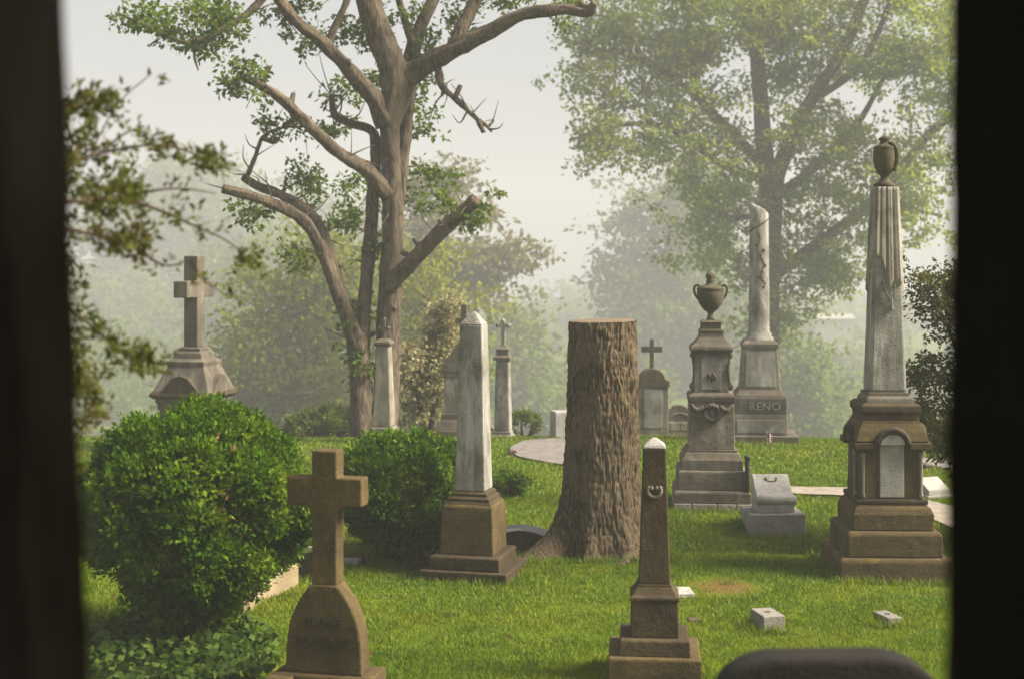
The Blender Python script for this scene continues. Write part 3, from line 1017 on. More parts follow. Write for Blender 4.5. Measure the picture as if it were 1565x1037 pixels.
def flag():
    Y = 19.9
    x = gx(1172, Y); g = float(gz(x, Y))
    t = thing('grave_flag', 'tiny drooping striped flag on a stick before the lettered pedestal', 'flag', (x, Y, g), R(10))
    s = Y / F
    tube('stick', [(0, 0, -.03), (.002, 0, .12), (.004, 0, 24 * s)], [.004, .004, .003], M['sand'], t, 6, 3)
    m, nt, bs, _ = mat_new('flag cloth')
    tc = nt.nodes.new('ShaderNodeTexCoord')
    sx = nt.nodes.new('ShaderNodeSeparateXYZ'); nt.links.new(tc.outputs['Generated'], sx.inputs[0])
    mm = nt.nodes.new('ShaderNodeMath'); mm.operation = 'MULTIPLY'; mm.inputs[1].default_value = 6.5
    nt.links.new(sx.outputs['Z'], mm.inputs[0])
    fr = nt.nodes.new('ShaderNodeMath'); fr.operation = 'FRACT'; nt.links.new(mm.outputs[0], fr.inputs[0])
    g2 = nt.nodes.new('ShaderNodeMath'); g2.operation = 'GREATER_THAN'; g2.inputs[1].default_value = .5; nt.links.new(fr.outputs[0], g2.inputs[0])
    col = n_mix(nt, g2.outputs[0], (.55, .52, .5), (.33, .05, .06))
    hz = nt.nodes.new('ShaderNodeMath'); hz.operation = 'GREATER_THAN'; hz.inputs[1].default_value = .55; nt.links.new(sx.outputs['Z'], hz.inputs[0])
    hx = nt.nodes.new('ShaderNodeMath'); hx.operation = 'LESS_THAN'; hx.inputs[1].default_value = .45; nt.links.new(sx.outputs['X'], hx.inputs[0])
    an = nt.nodes.new('ShaderNodeMath'); an.operation = 'MULTIPLY'; nt.links.new(hz.outputs[0], an.inputs[0]); nt.links.new(hx.outputs[0], an.inputs[1])
    nt.links.new(n_mix(nt, an.outputs[0], col, (.05, .06, .16)), bs.inputs['Base Color'])
    nu, nv = 10, 8
    V = []
    for a_ in range(nu):
        for b_ in range(nv):
            u = a_ / (nu - 1); v = b_ / (nv - 1)
            V.append((.004 + u * .075, .012 * math.sin(u * 9 + v), .10 + v * .11 - u * .075 * (1 - .2 * v)))
    i, j = np.meshgrid(np.arange(nu - 1), np.arange(nv - 1), indexing='ij')
    a = i * nv + j
    o = np_mesh('cloth', V, [np.stack([a, a + nv, a + nv + 1, a + 1], -1).reshape(-1, 4)], m, t, True)
    sd = o.modifiers.new('thickness', 'SOLIDIFY'); sd.thickness = .001


def slant_marker():
    t, s, z0 = stand('slant_marker', 'low grey granite scroll marker with sloping face on a wide base', 'gravestone', 1181, 14.05, R(3))
    zz = lambda py: (z0 - py) * s
    box('base_block', -43 * s, 43 * s, -33 * s, 34 * s, -.1, zz(776), M['granite'], t, .012)
    # body: sloping book-like block
    prof = [(-24 * s, zz(776)), (24 * s, zz(776)), (24 * s, zz(726)), (20 * s, zz(723)), (-16 * s, zz(753)), (-24 * s, zz(757))]
    o = prism('slant_body', prof, -28 * s, 28 * s, M['pale'], t, .008)
    o.data.transform(Matrix.Rotation(R(90), 4, 'Z'))           # profile runs front to back
    o = lathe('scroll_roll', [(6.5 * s, -30 * s), (7.2 * s, -29 * s), (7.2 * s, 29 * s), (6.5 * s, 30 * s)], M['pale'], t, 20)
    o.data.transform(Matrix.Translation((0, -21 * s, zz(757))) @ Matrix.Rotation(R(90), 4, 'Y'))
    o, _ = tube('handle_relief', [(-9 * s, 12.4 * s, zz(728)), (-6 * s, 9 * s, zz(732.5)), (0, 8.4 * s, zz(733.5)), (6 * s, 9 * s, zz(732.5)), (9 * s, 12.4 * s, zz(728))], np.array([1.6] * 5) * s, M['lime_dark'], t, 8)


def post():
    t, s, z0 = stand('iron_post', 'short dark iron post behind the low scroll marker', 'post', 1142.5, 14.9)
    lathe('shaft', [(4.0 * s, -.1), (4.0 * s, (z0 - 699) * s), (3.6 * s, (z0 - 697) * s)], M['iron'], t, 16)
    lathe('cap', [(4.6 * s, (z0 - 698.5) * s), (4.9 * s, (z0 - 694) * s), (4.2 * s, (z0 - 692) * s), (3.4 * s, (z0 - 692) * s), (3.0 * s, (z0 - 694) * s)], M['iron'], t, 16)


def left_cross_monument():
    t, s, z0 = stand('cross_monument', 'tall grey cross on a gabled pedestal behind the round bush', 'monument', 297, 19.6, YAW)
    zz = lambda py: (z0 - py) * s
    def blk(nm, rings, mat, bw=.01):
        return loft(nm, [(a * s, a * s, zz(p)) for a, p in rings], mat, t, bw)
    st, dk = M['lime_dark'], M['brown_dark']
    blk('base_slab', [(58, 705), (58, 680)], dk)
    blk('die', [(38.5, 680), (38.5, 621)], st)
    blk('frieze', [(40.5, 621), (40.5, 612), (43, 609), (43, 604)], st, .005)
    blk('cornice', [(44, 604), (50, 600), (50, 597), (47, 593)], dk, .005)
    blk('roof', [(46, 593), (30, 556), (30, 552)], st, .006)
    for k in range(4):
        g = [(-47 * s, zz(594)), (47 * s, zz(594)), (22 * s, zz(577)), (0, zz(563)), (-22 * s, zz(577))]
        g = [(-33 * s, zz(594)), (33 * s, zz(594)), (12 * s, zz(572)), (0, zz(568)), (-12 * s, zz(572))]
        o = prism('gable', g, -48.5 * s, -34 * s, dk if k == 0 else st, t, .005)  # front gable in darker stone, its shaded side put into the colour
        o.data.transform(Matrix.Rotation(R(90 * k), 4, 'Z'))
    blk('neck', [(31, 552), (31, 548), (24, 544), (22, 536), (18, 533), (18, 529), (15, 527)], st, .004)
    c = prism('cross', cross_outline(12.5 * s, 46 * s, zz(527), zz(452), zz(427), zz(389)), -11.5 * s, 11.5 * s, st, t, .012)
    c.data.transform(Matrix.Rotation(R(90), 4, 'Z'))


def cross_column(px, Y, base, label, shaft_py, cap_py, cross_top, arm_py, hw0, hw1, mat, arm, chw, steps):
    t, s, z0 = stand('cross_column', label, 'monument', px, Y, R(-10))
    zz = lambda py: (z0 - py + (base - z0)) * s * 1.0
    zz = lambda py: (z0 - py) * s
    r0 = [(a * s, a * s, zz(p)) for a, p in steps]
    loft('base', [(steps[0][0] * s, steps[0][0] * s, -.15)] + r0, M['limestone'], t, .006)
    b = steps[-1][1]
    loft('shaft', [(hw0 * s, hw0 * s, zz(b)), (hw1 * s, hw1 * s, zz(shaft_py))], mat, t, .02)
    loft('cap', [(a * s, a * s, zz(p)) for a, p in cap_py], M['lime_dark'], t, .004)
    top = cap_py[-1][1]
    prism('cross', cross_outline(chw * s, arm * s, zz(top), zz(arm_py + chw), zz(arm_py - chw), zz(cross_top)), -chw * .8 * s, chw * .8 * s, M['lime_dark'] if mat is M['marble_warm'] else M['marble'], t, .004)
    for dx, dz in ((-arm, 0), (arm, 0), (0, 1)):
        o = lathe('cross_boss', [(.3 * s, -chw * s), (chw * 1.35 * s, -.6 * chw * s), (chw * 1.35 * s, .6 * chw * s), (.3 * s, chw * s)], M['lime_dark'] if mat is M['marble_warm'] else M['marble'], t, 12)
        o.data.transform(Matrix.Translation((dx * s, 0, zz(arm_py) if not dz else zz(cross_top))) @ Matrix.Rotation(R(90), 4, 'X'))
    return t


def gabled_monument():
    t, s, z0 = stand('gabled_monument', 'grey gabled monument with cross, mostly hidden behind the marble obelisk', 'monument', 709, 22.2, R(-4))
    zz = lambda py: (z0 - py) * s
    def blk(nm, rings, mat, bw=.008):
        return loft(nm, [(a * s, a * .8 * s, zz(p)) for a, p in rings], mat, t, bw)
    st, dk = M['limestone'], M['lime_dark']
    blk('base_slab', [(46, 676), (46, 652)], dk)
    blk('step', [(43, 652), (38, 641), (33, 636)], dk)
    blk('moulding', [(32, 636), (32, 628), (29, 626)], dk, .004)
    blk('die', [(28, 626), (28, 572)], st)
    blk('cornice', [(29.5, 572), (29.5, 566), (31, 563), (31, 552)], dk, .005)
    prism('gable', [(-30 * s, zz(552)), (30 * s, zz(552)), (6 * s, zz(520)), (-6 * s, zz(520))], -24 * s, 24 * s, dk, t, .006)
    prism('cross', cross_outline(4.5 * s, 12 * s, zz(520), zz(493), zz(484), zz(463)), -3.5 * s, 3.5 * s, dk, t, .006)


def arched_headstone():
    t, s, z0 = stand('arched_headstone', 'pale tablet headstone with mossy arched cap and thin cross, right of the stump', 'gravestone', 996, 22.4, R(-4))
    zz = lambda py: (z0 - py) * s
    loft('body', [(25 * s, 11 * s, -.15), (25 * s, 11 * s, zz(588))], M['limestone'], t, .01)
    prism('panel', [(-12 * s, zz(650)), (16 * s, zz(650)), (16 * s, zz(592)), (-12 * s, zz(592))], -12.2 * s, -10 * s, M['marble'], t, .004)
    g = [(-27 * s, zz(588)), (27 * s, zz(588)), (27 * s, zz(579)), (20 * s, zz(576))]
    for q in range(1, 10):
        a = math.pi * q / 10
        g.append((20 * s * math.cos(a), zz(576) + 16 * s * math.sin(a)))
    g += [(-20 * s, zz(576)), (-27 * s, zz(579))]
    prism('cap', g, -13.5 * s, 13.5 * s, M['moss'], t, .008)
    prism('cross', cross_outline(3.2 * s, 16 * s, zz(561), zz(536), zz(527), zz(516)), -2.6 * s, 2.6 * s, M['lime_dark'], t, .004)


def tablet():
    t, s, z0 = stand('panelled_tablet', 'low wide tablet with rounded crest beyond the urn monument', 'gravestone', 1038, 22.6, 0)
    zz = lambda py: (z0 - py) * s
    box('base', -21 * s, 21 * s, -10 * s, 10 * s, -.15, zz(641), M['limestone'], t, .008)
    for sx in (-1, 1):
        box('base_panel', (sx * 9.5 - 8.5) * s, (sx * 9.5 + 8.5) * s, -11 * s, -10.05 * s, zz(654), zz(643), M['limestone'], t, .004)
    g = [(-19 * s, zz(641)), (19 * s, zz(641)), (19 * s, zz(622)), (11 * s, zz(621))]
    for q in range(1, 8):
        a = math.pi * q / 8
        g.append((11 * s * math.cos(a), zz(621) + 5 * s * math.sin(a)))
    g += [(-11 * s, zz(621)), (-19 * s, zz(622))]
    prism('crest', g, -8 * s, 8 * s, M['lime_dark'], t, .008)
    a = np.linspace(R(15), R(165), 14)
    pts = np.stack([16 * s * np.cos(a), np.full(14, -8.3 * s), zz(639) + 11 * s * np.sin(a)], -1)
    V, Q, T = tube_arrays(pts, np.full(14, 1.1 * s), 6)
    np_mesh('arch_rib', V, [Q, T], M['limestone'], t, True)


def small_stones():
    # upright slab beside the drive
    t, s, z0 = stand('slab_headstone', 'plain upright pale headstone left of the stump beside the drive', 'gravestone', 858, 21.4, R(16))
    loft('slab', [(14 * s, 14 * s, -.1), (14 * s, 14 * s, (z0 - 627) * s), (13 * s, 13 * s, (z0 - 625) * s)], M['pale'], t, .01)
    loft('plinth', [(17 * s, 17 * s, -.15), (17 * s, 17 * s, .05)], M['granite'], t, .01)
    # low kerb grave behind the obelisk
    t, s, z0 = stand('kerb_grave', 'low arched kerb stone with pale top between obelisk and stump', 'gravestone', 795, 12.75, R(-4))
    g = [(-40 * s, -.1), (40 * s, -.1)]
    for q in range(13):
        u = q / 12
        g.append((40 * s - 80 * s * u, (z0 - 815) * s + 9 * s * math.sin(math.pi * u)))
    prism('kerb', g, -9 * s, 32 * s, M['brown_dark'], t, .01)
    g2 = [(p[0] * 1.03, p[1] + .001) for p in g[2:]] + [(p[0] * 1.03, p[1] - 2.5 * s) for p in g[2:][::-1]]
    g2 = [(-41 * s + 82 * s * q / 12, (z0 - 815) * s + 9 * s * math.sin(math.pi * q / 12) + .002) for q in range(13)]
    g3 = [(x_, z_ + 3 * s) for x_, z_ in g2[::-1]]
    prism('coping', g2 + g3, -12 * s, 34 * s, M['pale'], t, .006)
    # pillow stone behind the brown cross
    t, s, z0 = stand('pillow_stone', 'pale rounded stone on a dark block, half hidden behind the brown cross', 'gravestone', 478, 11.8, YAW)
    zz = lambda py: (z0 - py) * s
    box('plinth', -30 * s, 30 * s, -28 * s, 28 * s, -.1, zz(876), M['lime_dark'], t, .01)
    box('block', -24 * s, 24 * s, -23 * s, 23 * s, zz(876), zz(835), M['brown_dark'], t, .01)
    box('cap_slab', -26 * s, 26 * s, -25 * s, 25 * s, zz(835), zz(826), M['pale'], t, .01)
    g = [(-21 * s, zz(826)), (21 * s, zz(826)), (24 * s, zz(814)), (23 * s, zz(802))]
    for q in range(0, 9):
        a = math.pi * q / 8
        g.append((20 * s * math.cos(a), zz(800) + 12 * s * math.sin(a)))
    g += [(-23 * s, zz(802)), (-24 * s, zz(814))]
    prism('pillow', g, -18 * s, 18 * s, M['pale'], t, .02)
    # small flat stone under bush
    t, s, z0 = stand('flat_stone', 'small flat pale stone at the foot of the middle bush', 'gravestone', 537, 12.3, R(-10))
    loft('stone', [(14 * s, 14 * s, -.05), (14 * s, 14 * s, .05), (13 * s, 13 * s, .06)], M['pale'], t, .008)
    # coping wall by the left bush
    t, s, z0 = stand('grave_coping', 'tan stone coping wall with end pier beside the round bush', 'wall', 366, 10.6, R(-16))
    zz = lambda py: (z0 - py) * s
    box('pier', -18 * s, 16 * s, -16 * s, 16 * s, -.1, zz(894), M['sand'], t, .01)
    box('coping', -12 * s, 12 * s, 16.5 * s, 190 * s, -.1, zz(893), M['sand'], t, .01)
    # footstones
    for px, py, w, h, d, rz, lab, mt in ((1173, 966, 34, 27, .25, R(12), 'taller of the two small square footstones in the right lawn', 'granite'),
                                         (1356, 955, 24, 13, .22, R(16), 'lower small footstone in the lawn before the draped column', 'granite'),
                                         (1061, 951, 20, 7, .10, R(4), 'small dark brown block in the grass beside the slender obelisk', 'rust')):
        Y = dist(py)
        t, s, z0 = stand('footstone' if mt == 'granite' else 'brown_block', lab, 'footstone' if mt == 'granite' else 'stone', px, Y + d / 2, rz,
                         'footstones in the right lawn' if mt == 'granite' else None)
        loft('block', [(w / 2 * s, d / 2, -.1), (w / 2 * s, d / 2, h * s), (w / 2 * s - .004, d / 2 - .004, h * s + .006)], M[mt], t, .005)
        if mt == 'granite':
            torus('top_mark', .018, .004, M['letters'], t, Matrix.Translation((0, 0, h * s + .006)) @ Matrix.Rotation(R(90), 4, 'X'), 16, 6)
    t, s, z0 = stand('flush_plaque', 'pale plaque set flush in the grass right of the slender obelisk', 'plaque', 1043, dist(908), R(3))
    loft('slab', [(15 * s, .12, -.05), (15 * s, .12, .045), (14.5 * s, .116, .05)], M['pale'], t, .004)
    loft('rim', [(17 * s, .14, -.05), (17 * s, .14, .03)], M['granite'], t, .004)
    # pebble
    t, s, z0 = stand('pebble', 'small white pebble on the grass bank edge', 'stone', 1200, dist(846))
    o = lathe('stone', [(.3 * s, -.01), (5 * s, .0), (6 * s, 2.5 * s), (4 * s, 5 * s), (.3 * s, 6 * s)], M['pale'], t, 12, sx=1.2)
    # blocks by the drive
    for px, py, w, h, lab in ((783, 694, 13, 9, 'brown stone block at the tip of the curving drive'), (832, 671, 9, 6, 'small brown block on the far verge of the drive'),
                              (1418, 716, 13, 9, 'small brown block on the lane behind the draped column')):
        t, s, z0 = stand('kerb_block', lab, 'stone', px, dist(py), R(5), 'brown kerb blocks by the drives')
        loft('block', [(w / 2 * s, w / 2 * s, -.08), (w / 2 * s, w / 2 * s, h * s), (w / 2 * s - .01, w / 2 * s - .01, h * s + .01)], M['rust'], t, .008)
        loft('footing', [(w * .62 * s, w * .62 * s, -.08), (w * .62 * s, w * .62 * s, .035)], M['rust'], t, .008)
    # bevel marker far right
    t, s, z0 = stand('bevel_marker', 'bluish pale wedge marker right of the draped column', 'gravestone', 1424, 15.9, R(22))
    zz = lambda py: (z0 - py) * s
    o = prism('wedge', [(-18 * s, -.05), (18 * s, -.05), (18 * s, zz(728)), (10 * s, zz(727)), (-18 * s, zz(742))], -20 * s, 20 * s, M['pale'], t, .012)
    o.data.transform(Matrix.Rotation(R(90), 4, 'Z'))
    box('plinth', -24 * s, 24 * s, -22 * s, 22 * s, -.1, .05, M['granite'], t, .01)


def near_headstone():
    Y = 3.7; s = Y / F
    x = gx(1262, Y); g = float(gz(x, Y))
    t = thing('round_headstone', 'dark slate headstone top with rounded shoulders at the bottom edge', 'gravestone', (x, Y, g - .05), R(2))
    top = H - (996 - HZ) * s - g + .05
    hw = 168 * s
    pts = [(-hw, -.2), (hw, -.2)]
    for q in range(15):
        a = (math.pi / 2) * q / 14
        pts.append((hw - 95 * s + 95 * s * math.cos(a), top - 62 * s + 62 * s * math.sin(a) ** 1.0))
    for q in range(15):
        a = math.pi / 2 + (math.pi / 2) * q / 14
        pts.append((-hw + 95 * s + 95 * s * math.cos(a), top - 62 * s + 62 * s * math.sin(a)))
    prism('tablet', pts, -.06, .06, M['slate'], t, .015)
    box('base', -hw - .08, hw + .08, -.14, .14, -.2, .12, M['slate'], t, .015)


WORN[0] = True
front_cross(); white_obelisk(); small_obelisk(); draped_column(); urn_monument(); slant_marker()
WORN[0] = False
reno_column(); flag(); post()
left_cross_monument()
cross_column(587, 20.6, 676, 'slim pale column with small cross before the big trunk', 526,
             [(11.5, 526), (13, 523), (13, 520), (9, 517), (5, 515)], 486, 499, 14.5, 10, M['marble_warm'], 7, 2.2, [(21, 664), (21, 660), (17, 655), (17, 651), (15, 648)])
cross_column(769, 22.0, 676, 'slim white column with dark cross, right of the marble obelisk', 548,
             [(12.5, 548), (12.5, 543), (9, 540), (9, 534), (10, 531), (6, 527), (4.5, 525)], 489, 495, 12.0, 10, M['marble'], 8, 2.8, [(17, 672), (17, 664), (13.5, 660), (13.5, 656), (12.2, 655)])
gabled_monument(); arched_headstone(); tablet(); small_stones(); near_headstone()


# ------------------------------------------------------------------ the cut stump
def stump():
    Y = 12.8; s = Y / F
    x0 = gx(919, Y); g = float(gz(x0, Y))
    t = thing('tree_stump', 'tall sawn-off trunk with furrowed bark and spreading roots in the centre', 'tree stump', (x0, Y, g))
    top = (HZ + F * (H - g) / Y - 490) * s
    nt_, nz_ = 380, 300
    th = np.linspace(0, 2 * np.pi, nt_, endpoint=False)
    zz = np.linspace(-.25, top, nz_)
    TH, Z = np.meshgrid(th, zz, indexing='xy')
    u = np.clip(Z / top, 0, 1)
    base = .30 + .045 * (1 - u) + .075 * np.exp(-np.clip(Z, 0, None) / .45)
    lobes = [(R(203), .58, .27, .19), (R(250), .12, .25, .17), (R(300), .16, .24, .20), (R(335), .24, .28, .17), (R(20), .2, .3, .2), (R(75), .2, .3, .2), (R(140), .22, .3, .22)]
    rad = base.copy()
    for a, amp, wd, zh in lobes:
        da = np.mod(TH - a + np.pi, 2 * np.pi) - np.pi
        rad += amp * np.exp(-(da / wd) ** 2) * np.exp(-np.clip(Z, -.1, None) / zh)
        rad += .02 * np.exp(-(da / (wd * .8)) ** 2) * np.exp(-np.clip(Z, 0, None) / .9)
    rad *= 1 + .05 * (vnoise(TH / (2 * np.pi) * 4, Z * 1.3, 4) - .5)
    # furrowed bark: long ridges that wander and break
    wob = .35 * (vnoise(TH / (2 * np.pi) * 8, Z * 4, 8) - .5) + .12 * (vnoise(TH / (2 * np.pi) * 32, Z * 14, 32) - .5)
    k = 60
    ph = TH / (2 * np.pi) * k + wob * 3.2
    r1 = np.abs(vnoise(ph, Z * 5.0 + 4, k) - .5) * 2
    r2 = np.abs(vnoise(ph * 1.0 + 5, Z * 16 + 17, k) - .5) * 2
    rid = np.clip(r1 * 1.3, 0, 1) ** .7 * .7 + r2 * .3
    fine = vnoise(TH / (2 * np.pi) * 64, Z * 30, 64) - .5
    ph2 = TH / (2 * np.pi) * 128 + wob * 6
    r3 = np.abs(vnoise(ph2, Z * 13 + 9, 128) - .5) * 2
    rad = rad + (rid - .5) * .022 + (r3 - .5) * .014 + fine * .004
    # knot hollows
    for a, z_, r_, dp in ((R(262), top - .12, .025, .03), (R(310), top - .35, .04, .025), (R(318), top - .62, .05, .02), (R(245), top - .40, .05, .02)):
        da = (np.mod(TH - a + np.pi, 2 * np.pi) - np.pi) * .33
        rad -= dp * np.exp(-(da ** 2 + (Z - z_) ** 2 * .5) / r_ ** 2)
    lean = .012 * (Z / top)
    V = np.stack([rad * np.cos(TH) + lean, rad * np.sin(TH), Z], -1)
    # sawn slightly off level, down towards the viewer
    V[..., 2] += np.where(Z > top - .25, (Z - top + .25) / .25, 0) * (.004 * V[..., 1] / .3 + .006 * V[..., 0] / .3)
    i, k_ = np.meshgrid(np.arange(nz_ - 1), np.arange(nt_), indexing='ij')
    a = i * nt_ + k_; b = i * nt_ + (k_ + 1) % nt_
    Q = np.stack([a, b, b + nt_, a + nt_], -1).reshape(-1, 4)
    np_mesh('bark', V.reshape(-1, 3), [Q], M['bark_stump'], t, True)
    rim = V[-1].copy()
    c = rim.mean(0)
    rings = [rim * .995 + c * .005, rim * .93 + c * .07 + [0, 0, .006], rim * .5 + c * .5 + [0, 0, .004]]
    rings[0][:, 2] -= .004
    VV = np.vstack(rings + [c[None]])
    Q = []
    i, k_ = np.meshgrid(np.arange(2), np.arange(nt_), indexing='ij')
    a = i * nt_ + k_; b = i * nt_ + (k_ + 1) % nt_
    Q = np.stack([a, b, b + nt_, a + nt_], -1).reshape(-1, 4)
    kk = np.arange(nt_)
    T = np.stack([2 * nt_ + kk, 2 * nt_ + (kk + 1) % nt_, np.full(nt_, 3 * nt_)], -1)
    np_mesh('sawn_top', VV, [Q, T], make_woodmat((x0, Y, 0)), t, True)
    # surface root running to the front right
    pts = np.array([(.28, -.30, .10), (.18, -.50, .05), (.10, -.68, .015), (.0, -.86, -.03)])
    V, Q, T = tube_arrays(catmull(pts, 8), np.linspace(.10, .035, 25), 16, .25, 4)
    np_mesh('root', V, [Q, T], M['bark_stump'], t, True)


stump()


# ------------------------------------------------------------------ trees
def big_tree():
    Y = 21.6
    x = gx(585, Y)
    t = thing('pruned_oak', 'big half-bare tree with pruned limbs left of the centre', 'tree', (0, 0, 0))
    sp = [
        ('trunk', [(588, 700, 0), (590, 600, 0), (593, 520, 0), (597, 430, 0), (600, 330, 0), (597, 250, 0), (596, 190, 0), (606, 125, 0), (582, 60, 0), (558, -10, 0), (540, -130, .2)],
         [27, 20, 18.5, 17.5, 16, 15, 16, 25, 20, 18, 13]),
        ('limb', [(596, 440, .25), (606, 320, .3), (616, 210, .3), (624, 120, .3), (640, 50, .4), (690, -60, .8)], [11, 12, 13, 14, 10, 8]),
        ('limb', [(556, 700, -.1), (553, 610, -.1), (545, 530, -.1), (528, 475, -.2), (508, 425, -.3), (482, 362, -.4), (455, 330, -.5), (400, 305, -.7), (340, 288, -.9)], [20, 17, 15, 12, 10, 9, 8.5, 7.5, 6]),
        ('limb', [(534, 495, -.2), (512, 415, -.1), (492, 352, 0), (466, 320, .1), (430, 298, .2), (395, 285, .2), (372, 272, .3)], [9, 9, 8.5, 8, 7, 6.5, 5.5]),
        ('limb', [(376, 274, .3), (390, 240, .3), (403, 208, .3), (430, 196, .3), (456, 194, .3)], [4, 3.2, 2.6, 2, 1.2]),
        ('limb', [(552, 560, -.1), (559, 440, .1), (567, 350, .25), (572, 270, .35), (572, 205, .4), (540, 190, .4), (512, 176, .4), (506, 145, .4)], [11, 10, 10, 9, 7.5, 6, 6, 4.5]),
        ('limb', [(592, 298, -.1), (562, 262, -.3), (520, 235, -.5), (480, 200, -.7), (440, 160, -.8), (400, 132, -.9), (367, 117, -1)], [12, 11, 9.5, 8.5, 7.5, 6.5, 5.5]),
        ('limb', [(398, 133, -.9), (404, 118, -.9), (412, 101, -.9)], [4, 4, 3.5]),
        ('limb', [(590, 192, -.1), (572, 152, -.2), (532, 106, -.4), (492, 64, -.5), (450, 30, -.6), (415, -20, -.7)], [14, 13, 11, 10, 9, 8]),
        ('limb', [(500, 74, -.4), (512, 40, -.4), (530, 0, -.3), (540, -60, 0)], [6, 5, 5, 4]),
        ('limb', [(594, 440, -.1), (615, 415, -.3), (650, 378, -.5), (690, 340, -.7), (729, 305, -.9)], [13, 13, 11.5, 10.5, 10]),
        ('limb', [(612, 122, 0), (650, 100, -.1), (700, 72, -.3), (745, 50, -.4), (800, 22, -.6), (860, 15, -.8), (897, 19, -.9), (909, 4, -1)], [18, 15, 13, 11, 9, 8, 7, 5]),
        ('limb', [(668, 102, -.1), (674, 130, -.2), (690, 146, -.25), (706, 160, -.3), (726, 180, -.4), (741, 190, -.4), (752, 202, -.4)], [6, 5, 4, 4.4, 3, 3, 1.5]),
        ('limb', [(690, 80, -.2), (705, 45, -.1), (735, -20, .1), (750, -90, .2)], [11, 9.5, 9, 7]),
        ('limb', [(520, -140, -.5), (450, -60, -.8), (388, 12, -1.1), (340, 45, -1.2), (290, 66, -1.3), (235, 45, -1.3), (180, 20, -1.3)], [9, 7, 5.5, 4.5, 3.5, 2.5, 1.5]),
        ('limb', [(300, 62, -1.3), (297, 85, -1.3), (303, 108, -1.3)], [2.5, 2, 1]),
        ('limb', [(640, 95, .2), (625, 50, .3), (610, 0, .3), (600, -60, .4)], [7, 6, 5, 4]),
    ]
    sk = limbs_from_px(t, Y, sp, M['bark_big'], 26, .26, 9)
    s = Y / F
    # pale sawn ends
    B = lambda px, py, rx, ry, w=1.0, dY=0: px_blob(px, py, Y + dY, rx, ry) + (w,)
    blobs = [B(285, 40, 85, 45, 1.1, -1.2), (B(200, 10, 45, 25, .9, -1.2)), B(360, 15, 45, 30, 1, -1.1), B(462, 45, 48, 30, 1.1, 1.0), B(440, 0, 50, 30, .9, .5), B(525, 20, 28, 26, .5, .6), B(620, 25, 50, 28, .6, .5), B(655, 70, 26, 18, .7, .3),
             B(500, 290, 44, 42, 1.1, 1.6), B(545, 325, 32, 26, .9, 1.6), B(460, 275, 14, 16, .6, 1.4), B(638, 300, 32, 40, 1.1, 1.4), B(655, 268, 32, 20, .9, 1.4), B(545, 150, 34, 28, .8, 1.4), B(515, 205, 26, 22, .6, 1.4),
             B(655, 150, 18, 26, .7, .8), B(570, 130, 20, 24, .5, 1.0), B(790, 8, 52, 18, .8, .2), B(860, 0, 32, 12, .7, -.4), B(388, 128, 24, 12, .8, -.9), B(370, 118, 8, 9, .8, -1), B(415, 188, 20, 8, .9, .3),
             B(385, 330, 9, 10, .7, -.7), B(722, 328, 11, 8, .4, -.8), B(700, 315, 20, 8, .3, -.3), B(540, 565, 9, 16, .7, -.2), B(550, 480, 8, 9, .6, .1), B(462, 385, 9, 10, .5, -.3), B(575, 385, 9, 20, .4, .4),
             B(640, 200, 14, 20, .6, .8), B(700, 40, 22, 16, .6, .2), B(560, 60, 20, 18, .4, .6),
             B(560, -90, 160, 60, .35), B(380, -70, 120, 50, .35), B(740, -60, 120, 45, .35)]
    make_crown(t, blobs, sk, 13, 24, .095, .14, M['leaf_big'], 21, .006, 2, .55, .7)
    # dead spurs and pruning knobs along the limbs
    r = np.random.default_rng(22)
    VV, QQ, TT = [], [], []; off = 0
    for k in range(150):
        a = sk[r.integers(len(sk))]
        d = unit(r.normal(size=3) * [1, .6, 1] + [0, 0, .35]); L = r.uniform(.15, .6)
        p = np.array([a, a + d * L * .5 + r.normal(size=3) * .04, a + d * L + r.normal(size=3) * .09])
        fat = r.random() < .12
        V, Q, T = tube_arrays(catmull(p[:, :] if not fat else np.array([a, a + d * .12, a + d * .22]), 3), np.linspace(.045 if fat else .016, .035 if fat else .004, 7), 7, .2, k)
        VV.append(V); QQ.append(Q + off); TT.append(T + off); off += len(V)
    np_mesh('spurs', np.vstack(VV), [np.vstack(QQ), np.vstack(TT)], M['bark_big'], t, True)['kind'] = 'stuff'


